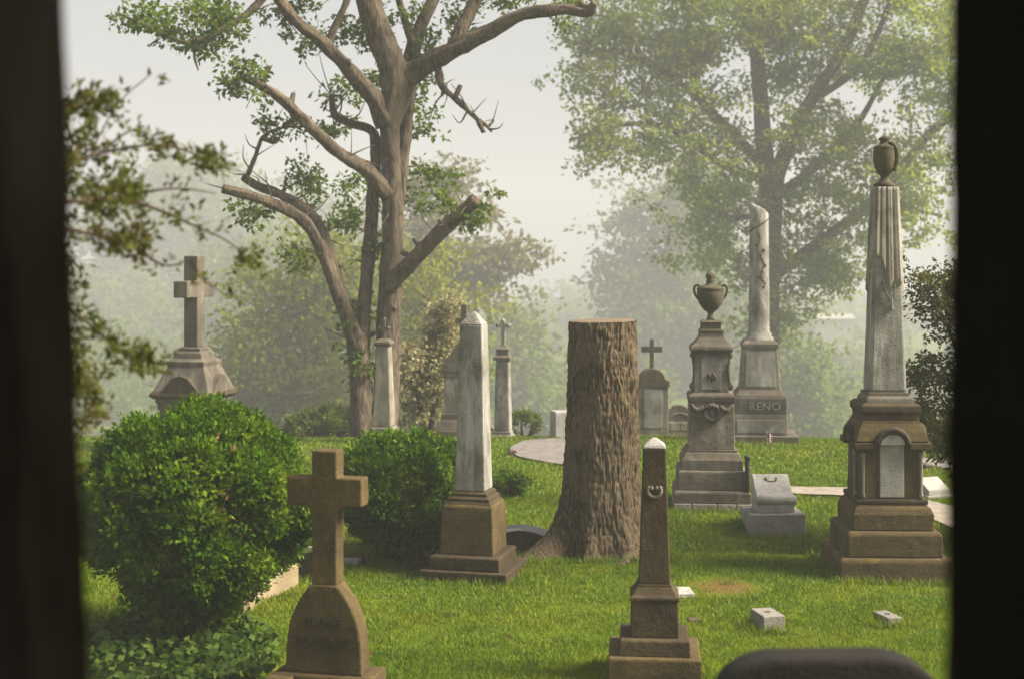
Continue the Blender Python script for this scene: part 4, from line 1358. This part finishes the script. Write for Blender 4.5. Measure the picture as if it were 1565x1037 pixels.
def right_tree():
    Y = 58.0
    t = thing('maple_tree', 'large leafy green tree rising behind the broken column', 'tree', (0, 0, 0))
    zb = HZ + F * (H - float(gz(gx(1172, Y), Y))) / Y + 12
    sp = [('trunk', [(1172, zb, 0), (1172, 600, 0), (1173, 500, 0), (1176, 400, 0), (1178, 310, 0), (1180, 265, 0)], [24, 19, 18, 17, 18, 20]),
          ('limb', [(1174, 285, 0), (1167, 220, .1), (1160, 120, .2), (1150, 0, .3), (1145, -120, .3)], [15, 13, 12, 10, 7]),
          ('limb', [(1182, 285, 0), (1202, 230, -.2), (1242, 150, -.4), (1292, 70, -.5), (1335, -40, -.5)], [13, 12, 10, 9, 7]),
          ('limb', [(1182, 300, 0), (1220, 277, -.4), (1260, 240, -.7), (1310, 190, -1), (1350, 120, -1.2)], [9, 8, 7, 5, 3]),
          ('limb', [(1168, 255, 0), (1115, 200, .3), (1072, 150, .5), (1052, 60, .7), (1045, -40, .8)], [9, 8, 7, 6, 5]),
          ('limb', [(1170, 275, 0), (1100, 250, -.4), (1050, 212, -.8), (1000, 190, -1), (930, 195, -1.2), (870, 215, -1.3)], [7, 6, 5, 4, 3, 1.5]),
          ('limb', [(1085, 170, .4), (1030, 120, .2), (970, 90, 0), (900, 70, 0)], [5, 4, 3, 1.5]),
          ('limb', [(1178, 425, 0), (1240, 380, -.6), (1320, 320, -1.3), (1375, 260, -1.8), (1425, 200, -2.2), (1480, 165, -2.5)], [10, 9, 8, 7, 6, 5]),
          ('limb', [(1240, 155, -.4), (1310, 105, -.8), (1350, 30, -1), (1370, -40, -1)], [6, 5, 4, 3]),
          ('limb', [(1160, 330, 0), (1110, 330, -.5), (1060, 290, -.9)], [5, 4, 2]),
          ('limb', [(1340, 300, -1.4), (1395, 320, -1.8), (1440, 330, -2)], [4, 3, 2])]
    sk = limbs_from_px(t, Y, sp, M['bark_far'], 12, .1)
    B = lambda px, py, rx, ry, w=1.0, dY=0: px_blob(px, py, Y + dY * 1.7, rx, ry) + (w,)
    blobs = [B(935, 110, 70, 60, .8, -.3), B(985, 60, 70, 60, .9), B(890, 205, 34, 34, .8, -1.2), B(910, 50, 45, 30, .6), B(925, 225, 45, 30, .8, -1), B(1040, 110, 85, 60, 1), B(1010, 190, 75, 40, 1.1, -.8), B(1100, 40, 90, 50, 1),
             B(1180, 70, 80, 70, .8), B(1090, 225, 80, 45, 1.1, -.5), B(1120, 320, 80, 45, 1.2, -.5), B(1095, 290, 40, 30, 1, -.6), B(1080, 375, 45, 35, 1, -.4), B(1240, 60, 80, 50, .9), B(1320, 90, 75, 60, .7, -.5), B(1400, 50, 80, 60, .9, -1), B(1420, 150, 60, 60, .8, -1.8),
             B(1250, 200, 75, 50, 1.3, -.8), B(1310, 260, 75, 45, 1, -1), B(1240, 300, 60, 35, 1, -.6), B(1380, 260, 60, 50, .9, -1.6), B(1230, 375, 70, 40, 1.3, -.6), B(1310, 350, 55, 30, 1, -1.2), B(1140, 400, 55, 35, 1.1, -.2), B(1240, 430, 50, 25, .8, -.5), B(1205, 465, 32, 26, .7),
             B(1420, 330, 45, 40, .8, -2), B(1440, 240, 40, 40, .8, -2), B(1460, 90, 60, 60, .8, -1.8), B(1150, -40, 260, 50, .4), B(1330, 0, 100, 30, .8), B(1000, 10, 70, 30, .8), B(1290, 410, 40, 16, .6, -1), B(1170, 510, 26, 20, .6)]
    make_crown(t, blobs, sk, 1.0, 30, .20, .46, M['leaf_right'], 31, .014, 6, .6, .6)


def mist_tree(name, label, px, Y, top, crown, mat, seed, trunk_r, dens, leaf, leaves=14, spread=.45, trunk_px=None, bm='bark_far', flat=.6, wr=.55):
    """a valley tree: trunk from the ground, limbs into the crown blobs"""
    t = thing(name, label, 'tree', (0, 0, 0), 0, 'trees in the foggy valley')
    k_ = 1.0 + max(0, min(2.6, (Y - 22) / 22 * 2.0))          # how far down the valley
    Y = Y * k_; leaf *= k_; spread *= k_; dens /= k_ ** 3; trunk_r *= k_
    tx = gx(trunk_px or px, Y)
    g = float(gz(tx, Y)) - .2
    s = Y / F
    r = np.random.default_rng(seed)
    topz = H - (top - HZ) * s
    c_pts = [P(b[0], b[1], Y) for b in crown]
    tz = g + (topz - g) * .82
    n = 6
    tp = [(tx + r.normal() * .04 * (topz - g) * (q > 0) * .4, Y + r.normal() * .1, g + (tz - g) * q / (n - 1)) for q in range(n)]
    _, sp = tube('trunk', tp, np.linspace(trunk_r, trunk_r * .3, n), M[bm], t, 10, 5, .1, seed)
    sk = [sp]
    for c in c_pts:
        z_at = min(max(c[2] - .25 * abs(c[0] - tx) - .12 * (topz - g), g + .25 * (topz - g)), tz)
        i = np.argmin(np.abs(sp[:, 2] - z_at))
        a = sp[i]
        c2 = c + r.normal(size=3) * np.array([.1, .6, .1])
        mid = (a + c2) / 2 + np.array([0, 0, -.05 * np.linalg.norm(c2 - a)])
        _, l = tube('limb', [a, mid, c2], [trunk_r * .42, trunk_r * .3, trunk_r * .08], M[bm], t, 7, 6, .1, seed + 1)
        sk.append(l)
    blobs = [px_blob(b[0], b[1], Y + r.normal() * .4, b[2], b[3]) + ((b[4] if len(b) > 4 else 1.0),) for b in crown]
    make_crown(t, blobs, np.vstack(sk), dens * 1.5, max(10, leaves), leaf * 1.1, spread * 1.1, M[mat], seed + 5, trunk_r * .06, 5, wr, flat)


big_tree()
right_tree()
mist_tree('feathery_tree', 'feathery olive tree filling the space left of the big trunk', 480, 31, 335,
          [(490, 400, 55, 50), (450, 450, 65, 45), (510, 480, 55, 55), (430, 540, 75, 55), (510, 570, 60, 55), (440, 620, 85, 55), (520, 650, 70, 50), (380, 640, 50, 45)], 'leaf_olive', 41, .16, 7, .13, 26, .36)
mist_tree('leafy_tree', 'yellow green tree right behind the big trunk', 650, 30, 350,
          [(640, 420, 45, 45), (670, 480, 45, 45), (640, 540, 50, 50), (690, 570, 40, 50), (640, 620, 60, 45)], 'leaf_olive', 42, .14, 6.5, .13, 26, .34)
mist_tree('bronze_tree', 'bronze leaved spreading tree behind the stubbed right limb', 668, 38, 235,
          [(650, 290, 50, 40, .9), (690, 340, 45, 35, .8), (735, 385, 55, 32, .9), (690, 400, 55, 35, .9), (660, 440, 50, 40, .8), (740, 440, 25, 20, .5), (625, 360, 40, 40, .7)], 'leaf_brown', 43, .16, 3.4, .17, 30, .34, 640)
mist_tree('far_left_tree', 'very pale tall tree at the far left in the fog', 300, 70, 240,
          [(300, 300, 70, 50, .8), (235, 360, 90, 60), (350, 390, 80, 60), (280, 450, 110, 60), (190, 470, 80, 60), (380, 480, 70, 60), (300, 540, 130, 60)], 'leaf_mist', 44, .4, .75, .34, 26, .8)
mist_tree('pale_round_tree', 'pale round tree in the fog behind the grey cross monument', 370, 50, 330,
          [(395, 390, 40, 40), (380, 460, 70, 55), (400, 540, 80, 60), (340, 580, 80, 60), (390, 620, 80, 50)], 'leaf_mist', 45, .3, 1.6, .24, 30, .55)
mist_tree('low_left_tree', 'dim low tree in the fog at far left behind the bush', 160, 58, 430,
          [(150, 480, 80, 45), (110, 540, 90, 60), (190, 560, 80, 60), (140, 620, 110, 60), (220, 630, 60, 40)], 'leaf_mist', 46, .3, 1.1, .28, 28, .65)
mist_tree('small_fog_tree', 'small pale green tree in the fog behind the slim white column', 790, 42, 465,
          [(785, 500, 32, 28), (800, 545, 35, 32), (770, 560, 35, 35), (800, 600, 35, 40), (830, 640, 30, 25, .6)], 'leaf_mist', 47, .15, 2.6, .2, 30, .4)
mist_tree('grey_tree', 'tall grey green tree in the fog between stump and broken column', 1020, 48, 275,
          [(1020, 320, 45, 45, .9), (985, 350, 30, 30, .7), (1060, 350, 50, 60), (970, 430, 50, 35, .9), (1030, 430, 65, 50), (1000, 480, 75, 45), (1080, 470, 60, 60), (1040, 540, 90, 60), (980, 560, 50, 60), (1040, 620, 90, 50)], 'leaf_mist', 48, .3, 1.5, .22, 32, .5)
mist_tree('slope_tree', 'low pale tree on the slope just right of the broken column', 1215, 38, 525,
          [(1200, 560, 35, 35), (1235, 580, 35, 35), (1200, 610, 45, 45), (1250, 630, 40, 40), (1220, 670, 60, 40)], 'leaf_mist', 49, .14, 3.2, .18, 32, .36)
mist_tree('right_slope_tree', 'dim tree in the fog between broken column and draped column', 1330, 52, 520,
          [(1300, 600, 60, 40), (1350, 570, 50, 50), (1380, 620, 60, 50), (1310, 650, 70, 50)], 'leaf_mist', 50, .2, 1.2, .24, 30, .5)
mist_tree('back_tree', 'faint tree deep in the fog behind the feathery tree', 480, 75, 330,
          [(470, 370, 70, 45), (560, 400, 80, 50), (500, 450, 110, 60), (620, 460, 80, 60), (520, 540, 130, 60)], 'leaf_mist', 51, .4, .6, .36, 26, .8)
mist_tree('faint_tree', 'faint low tree deep in the fog directly behind the stump', 900, 95, 440,
          [(880, 480, 60, 26), (830, 500, 60, 30), (930, 500, 70, 32), (880, 540, 120, 40)], 'leaf_mist', 52, .4, .5, .4, 24, .9)


def far_wood():
    """the wooded far side of the valley, too far to count its trees"""
    r = np.random.default_rng(91)
    n = 260
    px = r.uniform(-300, 1900, n); Y = r.uniform(300, 420, n)
    top = 455 + 30 * vnoise(px * .01, 3.0) + r.normal(size=n) * 8 - 20 * (np.abs(px - 1000) > 500)
    pos = []; 
    for k in range(n):
        s = Y[k] / F
        x = gx(px[k], Y[k]); g = float(gz(x, Y[k])); tz = H - (top[k] - HZ) * s
        hgt = tz - g
        m = 130
        d = unit(r.normal(size=(m, 3))) * (r.random((m, 1)) ** .4)
        pos.append(np.array([x, Y[k], g + hgt * .56]) + d * np.array([8.0, 8.0, hgt * .46]))
    pos = np.vstack(pos)
    o = leaf_mesh('far_wood', pos, r.normal(size=pos.shape), np.full(len(pos), 2.6), M['leaf_mist'], None, .8, r)
    tag(o, 'far wooded hillside lost in the fog', 'wood', None, 'stuff')


far_wood()


def valley_wood():
    """tree tops of the valley floor below the crest, one soft mass in the fog"""
    r = np.random.default_rng(92)
    pos = []; size = []
    for k in range(150):
        px = r.uniform(-250, 1820); Y = r.uniform(110, 300)
        s_ = Y / F
        top = 465 + (300 - Y) * .70 + 60 * (float(vnoise(px * .006 + 3, 2.2)) - .5) + r.normal() * 14
        if px < 430: top -= 55
        x = gx(px, Y); g = float(gz(x, Y)); tz = H - (top - HZ) * s_
        hgt = tz - g
        if hgt < 2: continue
        w = min(hgt * .42, 5.0) * r.uniform(.8, 1.3)
        nb = 26
        d = unit(r.normal(size=(nb, 3))) * (r.random((nb, 1)) ** .35)
        c = np.array([x, Y, g + hgt * .52]) + d * np.array([w, w, hgt * .48])
        m = 40
        q = c[:, None] + r.normal(size=(nb, m, 3)) * w * .16
        pos.append(q.reshape(-1, 3)); size.append(np.full(nb * m, .0034 * Y))
    pos = np.vstack(pos); size = np.concatenate(size)
    o = leaf_mesh('valley_wood', pos, r.normal(size=pos.shape), size, M['leaf_mist'], None, .6, r)
    tag(o, 'misty wood on the valley floor below the crest', 'wood', None, 'stuff')


valley_wood()


def blossom_bush():
    t = thing('blossom_shrub', 'cream flowering shrub between the trunk and the gabled monument', 'shrub', (0, 0, 0))
    Y = 23.6
    g = float(gz(gx(655, Y), Y))
    sk = []
    for k, (tx, ty) in enumerate(((625, 560), (650, 510), (680, 540), (665, 480), (640, 600), (690, 600))):
        a = np.array([gx(655, Y), Y, g - .1]); c = P(tx, ty, Y + .2 * (k % 3 - 1))
        _, sp = tube('stem', [a, (a + c) / 2 + [.05 * (k % 2), 0, .1], c], [.03, .022, .008], M['twig'], t, 6, 5)
        sk.append(sp)
    B = lambda px, py, rx, ry, w=1.0: px_blob(px, py, Y, rx, ry) + (w,)
    make_crown(t, [B(650, 560, 36, 36), B(670, 510, 30, 30), B(640, 610, 30, 28), B(685, 570, 28, 36), B(625, 575, 20, 20), B(685, 475, 20, 24)], np.vstack(sk), 60, 22, .075, .12, M['leaf_cream'], 61, .006, 8, .8, .8)


blossom_bush()


# ------------------------------------------------------------------ bushes
def bush(name, label, px, Y, base_py, top_py, rx_px, mat, seed, n_tuft, leaf, waist=.35, depth=1.0, stems=6, dead=40):
    s = Y / F
    x0 = gx(px, Y); g = float(gz(x0, Y))
    t = thing(name, label, 'bush', (x0, Y, g))
    hgt = H - (top_py - HZ) * s - g
    rx = rx_px * s
    r = np.random.default_rng(seed)
    cz = hgt * .56

    def skin(d):
        az = np.arctan2(d[:, 1], d[:, 0]); el = d[:, 2]
        lump = 1 + .24 * (vnoise(az / (2 * np.pi) * 6, el * 2.2 + 8, 6) - .5) + .16 * (vnoise(az / (2 * np.pi) * 12, el * 5 + 3, 12) - .5)
        rz_ = np.where(el > 0, hgt - cz, cz * .86)
        fl = np.where(el < 0, 1 - waist * (-el) ** 1.3, 1.0)
        c = np.stack([d[:, 0] * rx * fl, d[:, 1] * rx * depth * fl, el * rz_], -1) * lump[:, None]
        c[:, 2] += cz
        return c
    # clumps: domed sprays of shoots standing out of the clipped dome
    nc = max(10, n_tuft // 30)
    dc = unit(r.normal(size=(nc, 3)))
    cc = skin(dc) * 1.0
    ctr = np.array([0, 0, cz])
    cc = ctr + (cc - ctr) * (.80 + .17 * r.random((nc, 1)))
    cr = (.085 + .09 * r.random(nc)) * (hgt / 1.3) ** .7
    per = 28
    dd = unit(r.normal(size=(nc, per, 3)) + dc[:, None] * 1.1)
    c1 = (cc[:, None] + dd * cr[:, None, None] * (.75 + .3 * r.random((nc, per, 1)))).reshape(-1, 3)
    o1 = dd.reshape(-1, 3)
    # a deeper, sparser layer behind the clumps
    n2 = n_tuft // 5
    d2 = unit(r.normal(size=(n2, 3)))
    c2 = ctr + (skin(d2) - ctr) * (.62 + .25 * r.random((n2, 1)))
    c = np.vstack([c1, c2]); out = np.vstack([o1, d2])
    nt_ = len(c)
    nl = 12
    g_ = r.normal(size=(nt_, nl, 3)) * leaf * .55
    pos = (c[:, None] + g_).reshape(-1, 3)
    dirs = np.repeat(out, nl, 0) * .9 + [0, 0, .3] + r.normal(size=(nt_ * nl, 3)) * .6
    COUNT.append((name, nt_ * nl))
    # stray shoots beyond the clipped outline
    ns = n_tuft // 30
    ds = unit(r.normal(size=(ns, 3)) + [0, 0, .5])
    b0 = skin(ds)
    k_ = 9
    st_ = np.linspace(-.03, .085, k_)[None, :, None] * (.5 + r.random((ns, 1, 1)))
    ps = (b0[:, None] + (unit(ds + r.normal(size=(ns, 3)) * .4)[:, None]) * st_ + r.normal(size=(ns, k_, 3)) * .006).reshape(-1, 3)
    pos = np.vstack([pos, ps]); dirs = np.vstack([dirs, np.repeat(ds, k_, 0) * .7 + r.normal(size=(ns * k_, 3)) * .7])
    nt_ = len(pos) / nl
    fo = leaf_mesh('foliage', pos, dirs, leaf * (.7 + .55 * r.random(len(pos))), mat, t, .55, r)
    fo['kind'] = 'stuff'
    # inner branches
    for k in range(stems):
        a = 2 * math.pi * k / stems + r.random() * .6
        fx, fy = math.cos(a), math.sin(a)
        b0 = (fx * .08, fy * .08, -.05)
        b1 = (fx * rx * .22, fy * rx * .22, hgt * .22)
        b2 = (fx * rx * .55, fy * rx * .55, hgt * .5)
        b3 = (fx * rx * .75, fy * rx * .75, hgt * .72)
        tube('branch', [b0, b1, b2, b3], [.032, .026, .018, .006], M['twig'], t, 7, 5, .15, k)
    if dead:
        dd = unit(r.normal(size=(dead, 3)) + np.array([0, -1, .3]))
        cc = skin(dd)
        o = leaf_mesh('dead_sprigs', np.repeat(cc, 3, 0) + r.normal(size=(dead * 3, 3)) * .02, np.repeat(dd, 3, 0) + r.normal(size=(dead * 3, 3)), np.full(dead * 3, leaf * 1.1), M['leaf_dead'], t, .5, r)
        o['kind'] = 'stuff'


bush('round_bush', 'big round clipped evergreen bush at left before the grey cross monument', 300, 9.7, 985, 634, 166, M['leaf_bush'], 71, 6600, .040, .78)
bush('middle_bush', 'dark spreading evergreen bush between the brown cross and the marble obelisk', 617, 12.6, 875, 672, 108, M['leaf_bush'], 72, 4400, .044, .55, 1.05, 6, 0)
bush('tiny_bush', 'tiny leafy plant on the lawn right of the marble obelisk', 781, 16.0, 766, 722, 32, M['leaf_bush'], 73, 260, .05, .3, 1.0, 4, 10)
bush('verge_bush', 'low light green shrub left of the big trunk base', 500, 23.5, 690, 628, 60, M['leaf_yellow'], 74, 900, .06, .2, 1.0, 5, 0)
bush('verge_shrub', 'sparse yellowish shrub at the verge right of the slim white column', 800, 23.2, 680, 633, 30, M['leaf_yellow'], 75, 130, .05, .2, 1.0, 5, 0)
bush('foot_plant', 'yellow green sprouts at the right foot of the middle bush', 655, 12.2, 880, 815, 34, M['leaf_yellow'], 76, 260, .03, .1, 1.0, 4, 0)


def ivy():
    r = np.random.default_rng(81)
    n = 5200
    px = r.uniform(120, 432, n); py = r.uniform(938, 1090, n)
    Y = F * H / (py - HZ)
    x = gx(px, Y)
    cx = 300; d = ((px - 280) / 150) ** 2 + ((py - 1010) / 62) ** 2
    keep = (d + .5 * (vnoise(px * .04, py * .04) - .5) < 1)
    x, Y = x[keep], Y[keep]
    n = len(x)
    z = gz(x, Y) + .02 + .13 * r.random(n) * (.4 + vnoise(x * 4, Y * 4))
    pos = np.stack([x, Y, z], -1)
    dirs = np.stack([r.normal(size=n), r.normal(size=n) - .6, r.normal(size=n) * .35 - .1], -1)
    o = leaf_mesh('ivy', pos, dirs, np.full(n, .060), M['leaf_ivy'], None, .75, r)
    tag(o, 'ivy ground cover at the foot of the round bush', 'ivy', None, 'stuff')
    n = 46
    px = r.normal(400, 9, n); py = r.normal(985, 7, n); Y = F * H / (py - HZ); x = gx(px, Y)
    px2 = r.normal(543, 8, 60); py2 = r.normal(856, 3, 60); Y2 = F * H / (py2 - HZ)
    ly = 8.6 + 10 * r.random(110) ** 1.4; lx = r.uniform(-.37, .37, 110) * ly
    x = np.concatenate([x, gx(px2, Y2), lx]); Y = np.concatenate([Y, Y2, ly]); n = len(x)
    pos = np.stack([x, Y, gz(x, Y) + .012 + .03 * r.random(n)], -1)
    o = leaf_mesh('fallen_leaves', pos, r.normal(size=(n, 3)) * [1, 1, .4], np.full(n, .038), M['leaf_dead'], None, .7, r)
    tag(o, 'brown fallen leaves lying in the grass', 'leaves', None, 'stuff')


ivy()


# ------------------------------------------------------------------ added trunks darkening both side edges, and the foliage there
def band_tree(name, label, side, edge_top, edge_bot, Y, rad):
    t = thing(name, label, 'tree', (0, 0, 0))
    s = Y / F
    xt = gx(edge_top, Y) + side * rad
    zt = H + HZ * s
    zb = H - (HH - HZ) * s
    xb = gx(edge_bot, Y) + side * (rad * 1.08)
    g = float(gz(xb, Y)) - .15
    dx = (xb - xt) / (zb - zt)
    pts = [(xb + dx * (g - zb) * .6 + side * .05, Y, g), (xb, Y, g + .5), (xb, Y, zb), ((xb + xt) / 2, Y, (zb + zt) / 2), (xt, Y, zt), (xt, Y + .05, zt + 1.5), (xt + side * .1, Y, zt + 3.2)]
    _, sp = tube('trunk', pts, [rad * 2.2, rad * 1.3, rad * 1.08, rad * 1.03, rad, rad * .85, rad * .6], M['bark_band'], t, 40, 14, .10, 5 + side)
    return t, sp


def left_near():
    t, sp = band_tree('left_band_tree', 'leafy sprays on an added slim trunk standing in for the dark left edge', -1, 92, 124, 1.5, .08)
    br = [
        ([(0, 190, 1.52), (40, 180, 3.4), (120, 160, 4.2), (170, 150, 4.4)], 5),
        ([(0, 330, 1.52), (40, 275, 3.4), (150, 235, 4.3), (250, 222, 4.5), (330, 250, 4.6), (376, 265, 4.7)], 5),
        ([(0, 400, 1.52), (50, 320, 3.4), (180, 300, 4.3), (270, 288, 4.5), (330, 296, 4.6)], 6),
        ([(0, 440, 1.52), (60, 345, 3.5), (190, 372, 4.4), (250, 405, 4.5), (290, 398, 4.6)], 6),
        ([(180, 300, 4.3), (240, 320, 4.4), (290, 342, 4.5), (350, 370, 4.6), (388, 406, 4.7)], 4),
        ([(0, 540, 1.52), (60, 440, 3.6), (130, 490, 4.4), (185, 535, 4.5), (230, 552, 4.6), (266, 560, 4.6)], 5),
        ([(60, 470, 3.6), (110, 560, 4.3), (140, 610, 4.5), (150, 650, 4.5)], 4),
        ([(290, 398, 4.6), (315, 430, 4.6), (348, 452, 4.6)], 2),
        ([(150, 235, 4.3), (200, 200, 4.4), (235, 208, 4.4)], 3),
        ([(130, 250, 4.2), (180, 160, 4.5), (232, 112, 4.6)], 2),
    ]
    r = np.random.default_rng(101)
    cl = []; dr = []
    for pts, rp in br:
        p3 = [P(*p) for p in pts]
        s = 4.4 / F
        _, l = tube('branch', p3, np.linspace(rp, 1.0, 5) * s * .8, M['twig'], t, 7, 7, .12, rp)
        n = len(l)
        L = np.linalg.norm(np.diff(l, axis=0), axis=1).sum()
        k = int(L * 42)
        u = r.random(k) ** .8 * (n - 1)
        i = np.minimum(u.astype(int), n - 2)
        c = l[i] * (1 - (u - i))[:, None] + l[i + 1] * (u - i)[:, None]
        ok = vnoise(u * .45 + rp * 7, np.full(k, rp * 3.3)) > .46
        c = c[ok]
        cl.append(c + r.normal(size=c.shape) * [.02, .03, .018])
        dd = unit(l[-1] - l[0]); dr.append(np.repeat(dd[None], len(c), 0))
    # denser masses close to the trunk
    for px, py, rx, ry, n in ((150, 330, 70, 60, 70), (205, 365, 40, 25, 36), (130, 215, 45, 40, 36), (120, 160, 40, 22, 16), (190, 290, 50, 25, 30), (110, 270, 40, 60, 60), (115, 520, 40, 50, 40), (120, 610, 35, 55, 40), (100, 690, 30, 50, 30), (95, 400, 30, 40, 40), (260, 225, 30, 12, 8)):
        c = np.array([P(px + r.normal() * rx * .55, py + r.normal() * ry * .55, 4.4 + r.normal() * .12) for _ in range(max(4, n // 2))])
        cl.append(c); dr.append(np.repeat(np.array([[.8, 0, .1]]), len(c), 0))
    c = np.vstack(cl); d = np.vstack(dr)
    nl = 8
    pos = np.repeat(c, nl, 0) + r.normal(size=(len(c) * nl, 3)) * .012
    dirs = np.repeat(d, nl, 0) * .5 + r.normal(size=pos.shape) * .8 + [0, 0, .25]
    leaf_mesh('crown', pos, dirs, np.full(len(pos), .030), M['leaf_near'], t, .42, r)
    # unseen foliage added above the view to shade the trunk
    c = np.array([-.7, 1.6, 5.4]) + unit(r.normal(size=(700, 3))) * (r.random((700, 1)) ** .4) * np.array([1.0, 1.0, .9])
    pos = np.repeat(c, 10, 0) + r.normal(size=(7000, 3)) * .09
    leaf_mesh('shade_crown', pos, r.normal(size=(7000, 3)), np.full(7000, .09), M['leaf_near'], t, .45, r)


def right_near():
    t, sp = band_tree('right_band_tree', 'added slim bare trunk standing in for the dark right edge', 1, 1464, 1448, 1.5, .08)
    r = np.random.default_rng(102)
    c = np.array([.75, 1.6, 5.5]) + unit(r.normal(size=(700, 3))) * (r.random((700, 1)) ** .4) * np.array([1.0, 1.0, .9])
    pos = np.repeat(c, 10, 0) + r.normal(size=(7000, 3)) * .09
    leaf_mesh('crown', pos, r.normal(size=(7000, 3)), np.full(7000, .09), M['leaf_near'], t, .45, r)  # unseen crown added overhead to keep the trunk in shade


def right_evergreen():
    Y = 13.4
    t = thing('dark_evergreen', 'dark evergreen shrub at the right edge beside the draped column', 'shrub', (0, 0, 0))
    g = float(gz(gx(1520, Y), Y))
    sk = []
    for tx, ty in ((1500, 460), (1460, 450), (1420, 430), (1440, 560), (1420, 580), (1490, 600), (1450, 640), (1560, 500), (1530, 380)):
        a = np.array([gx(1520, Y), Y, g - .1]); c = P(tx, ty, Y)
        _, l = tube('stem', [a, a * .5 + c * .5 + [.12, 0, .1], c], [.035, .022, .006], M['twig'], t, 7, 6, .1)
        sk.append(l)
    B = lambda px, py, rx, ry, w=1.0: px_blob(px, py, Y, rx, ry, .5) + (w,)
    make_crown(t, [B(1470, 460, 55, 40), B(1425, 440, 40, 24, .8), B(1500, 540, 60, 60), B(1440, 570, 40, 22, .8), B(1465, 640, 60, 40), B(1540, 620, 70, 90), B(1540, 430, 50, 80), B(1430, 660, 26, 24, .7), B(1530, 720, 60, 60)],
               np.vstack(sk), 110, 26, .05, .075, M['leaf_near'], 62, .005, 8, .5, .8)


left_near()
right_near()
right_evergreen()


# ------------------------------------------------------------------ far shed roof seen through the fog
def far_house():
    Y = 230.0; s = Y / F
    x = gx(1276, Y); g = float(gz(x, Y))
    t = thing('valley_house', 'white eave of a house in the fog between the two columns', 'house', (x, Y, g))
    ze = H - (487 - HZ) * s - g
    hw = 31 * s
    wall = box('wall', -hw * .92, hw * .92, .2, 3.0, -.5, ze, M['pale'], t, 0)
    box('window', -.3, .3, .14, .19, ze - 1.6, ze - .6, M['iron'], t, 0)
    box('eave', -hw, hw, -.1, .19, ze - .05, ze + .06, plain('white paint', (.8, .79, .78), .6, .05, 5, 0), t, .01)
    o = prism('roof', [(-.1, ze + .062), (3.3, ze + .062), (1.6, ze + .75)], -hw, hw, M['pale'], t, 0)
    o.data.transform(Matrix.Rotation(R(90), 4, 'Z'))
    o.data.transform(Matrix.Translation((0, 0, 0)))


far_house()


# ------------------------------------------------------------------ the fog
def haze():
    me = bpy.data.meshes.new('haze')
    bm = bmesh.new()
    bmesh.ops.create_cube(bm, size=1.0)
    zb, zt = float(GZ.min()) - 1.0, 34.0
    bmesh.ops.scale(bm, vec=(900, 660, zt - zb), verts=bm.verts)
    bmesh.ops.translate(bm, vec=(0, 250, (zb + zt) / 2), verts=bm.verts)
    bm.to_mesh(me); bm.free()
    m = bpy.data.materials.new('fog')
    m.use_nodes = True
    nt = m.node_tree; nt.nodes.clear()
    out = nt.nodes.new('ShaderNodeOutputMaterial')
    v = nt.nodes.new('ShaderNodeVolumePrincipled')
    v.inputs['Color'].default_value = (.56, .575, .635, 1)
    v.inputs['Density'].default_value = .0035
    v.inputs['Anisotropy'].default_value = 0
    nt.links.new(v.outputs[0], out.inputs['Volume'])
    o = link_mesh(me, 'haze', m)
    tag(o, 'white morning fog over the cemetery and valley', 'fog', None, 'stuff')


haze()
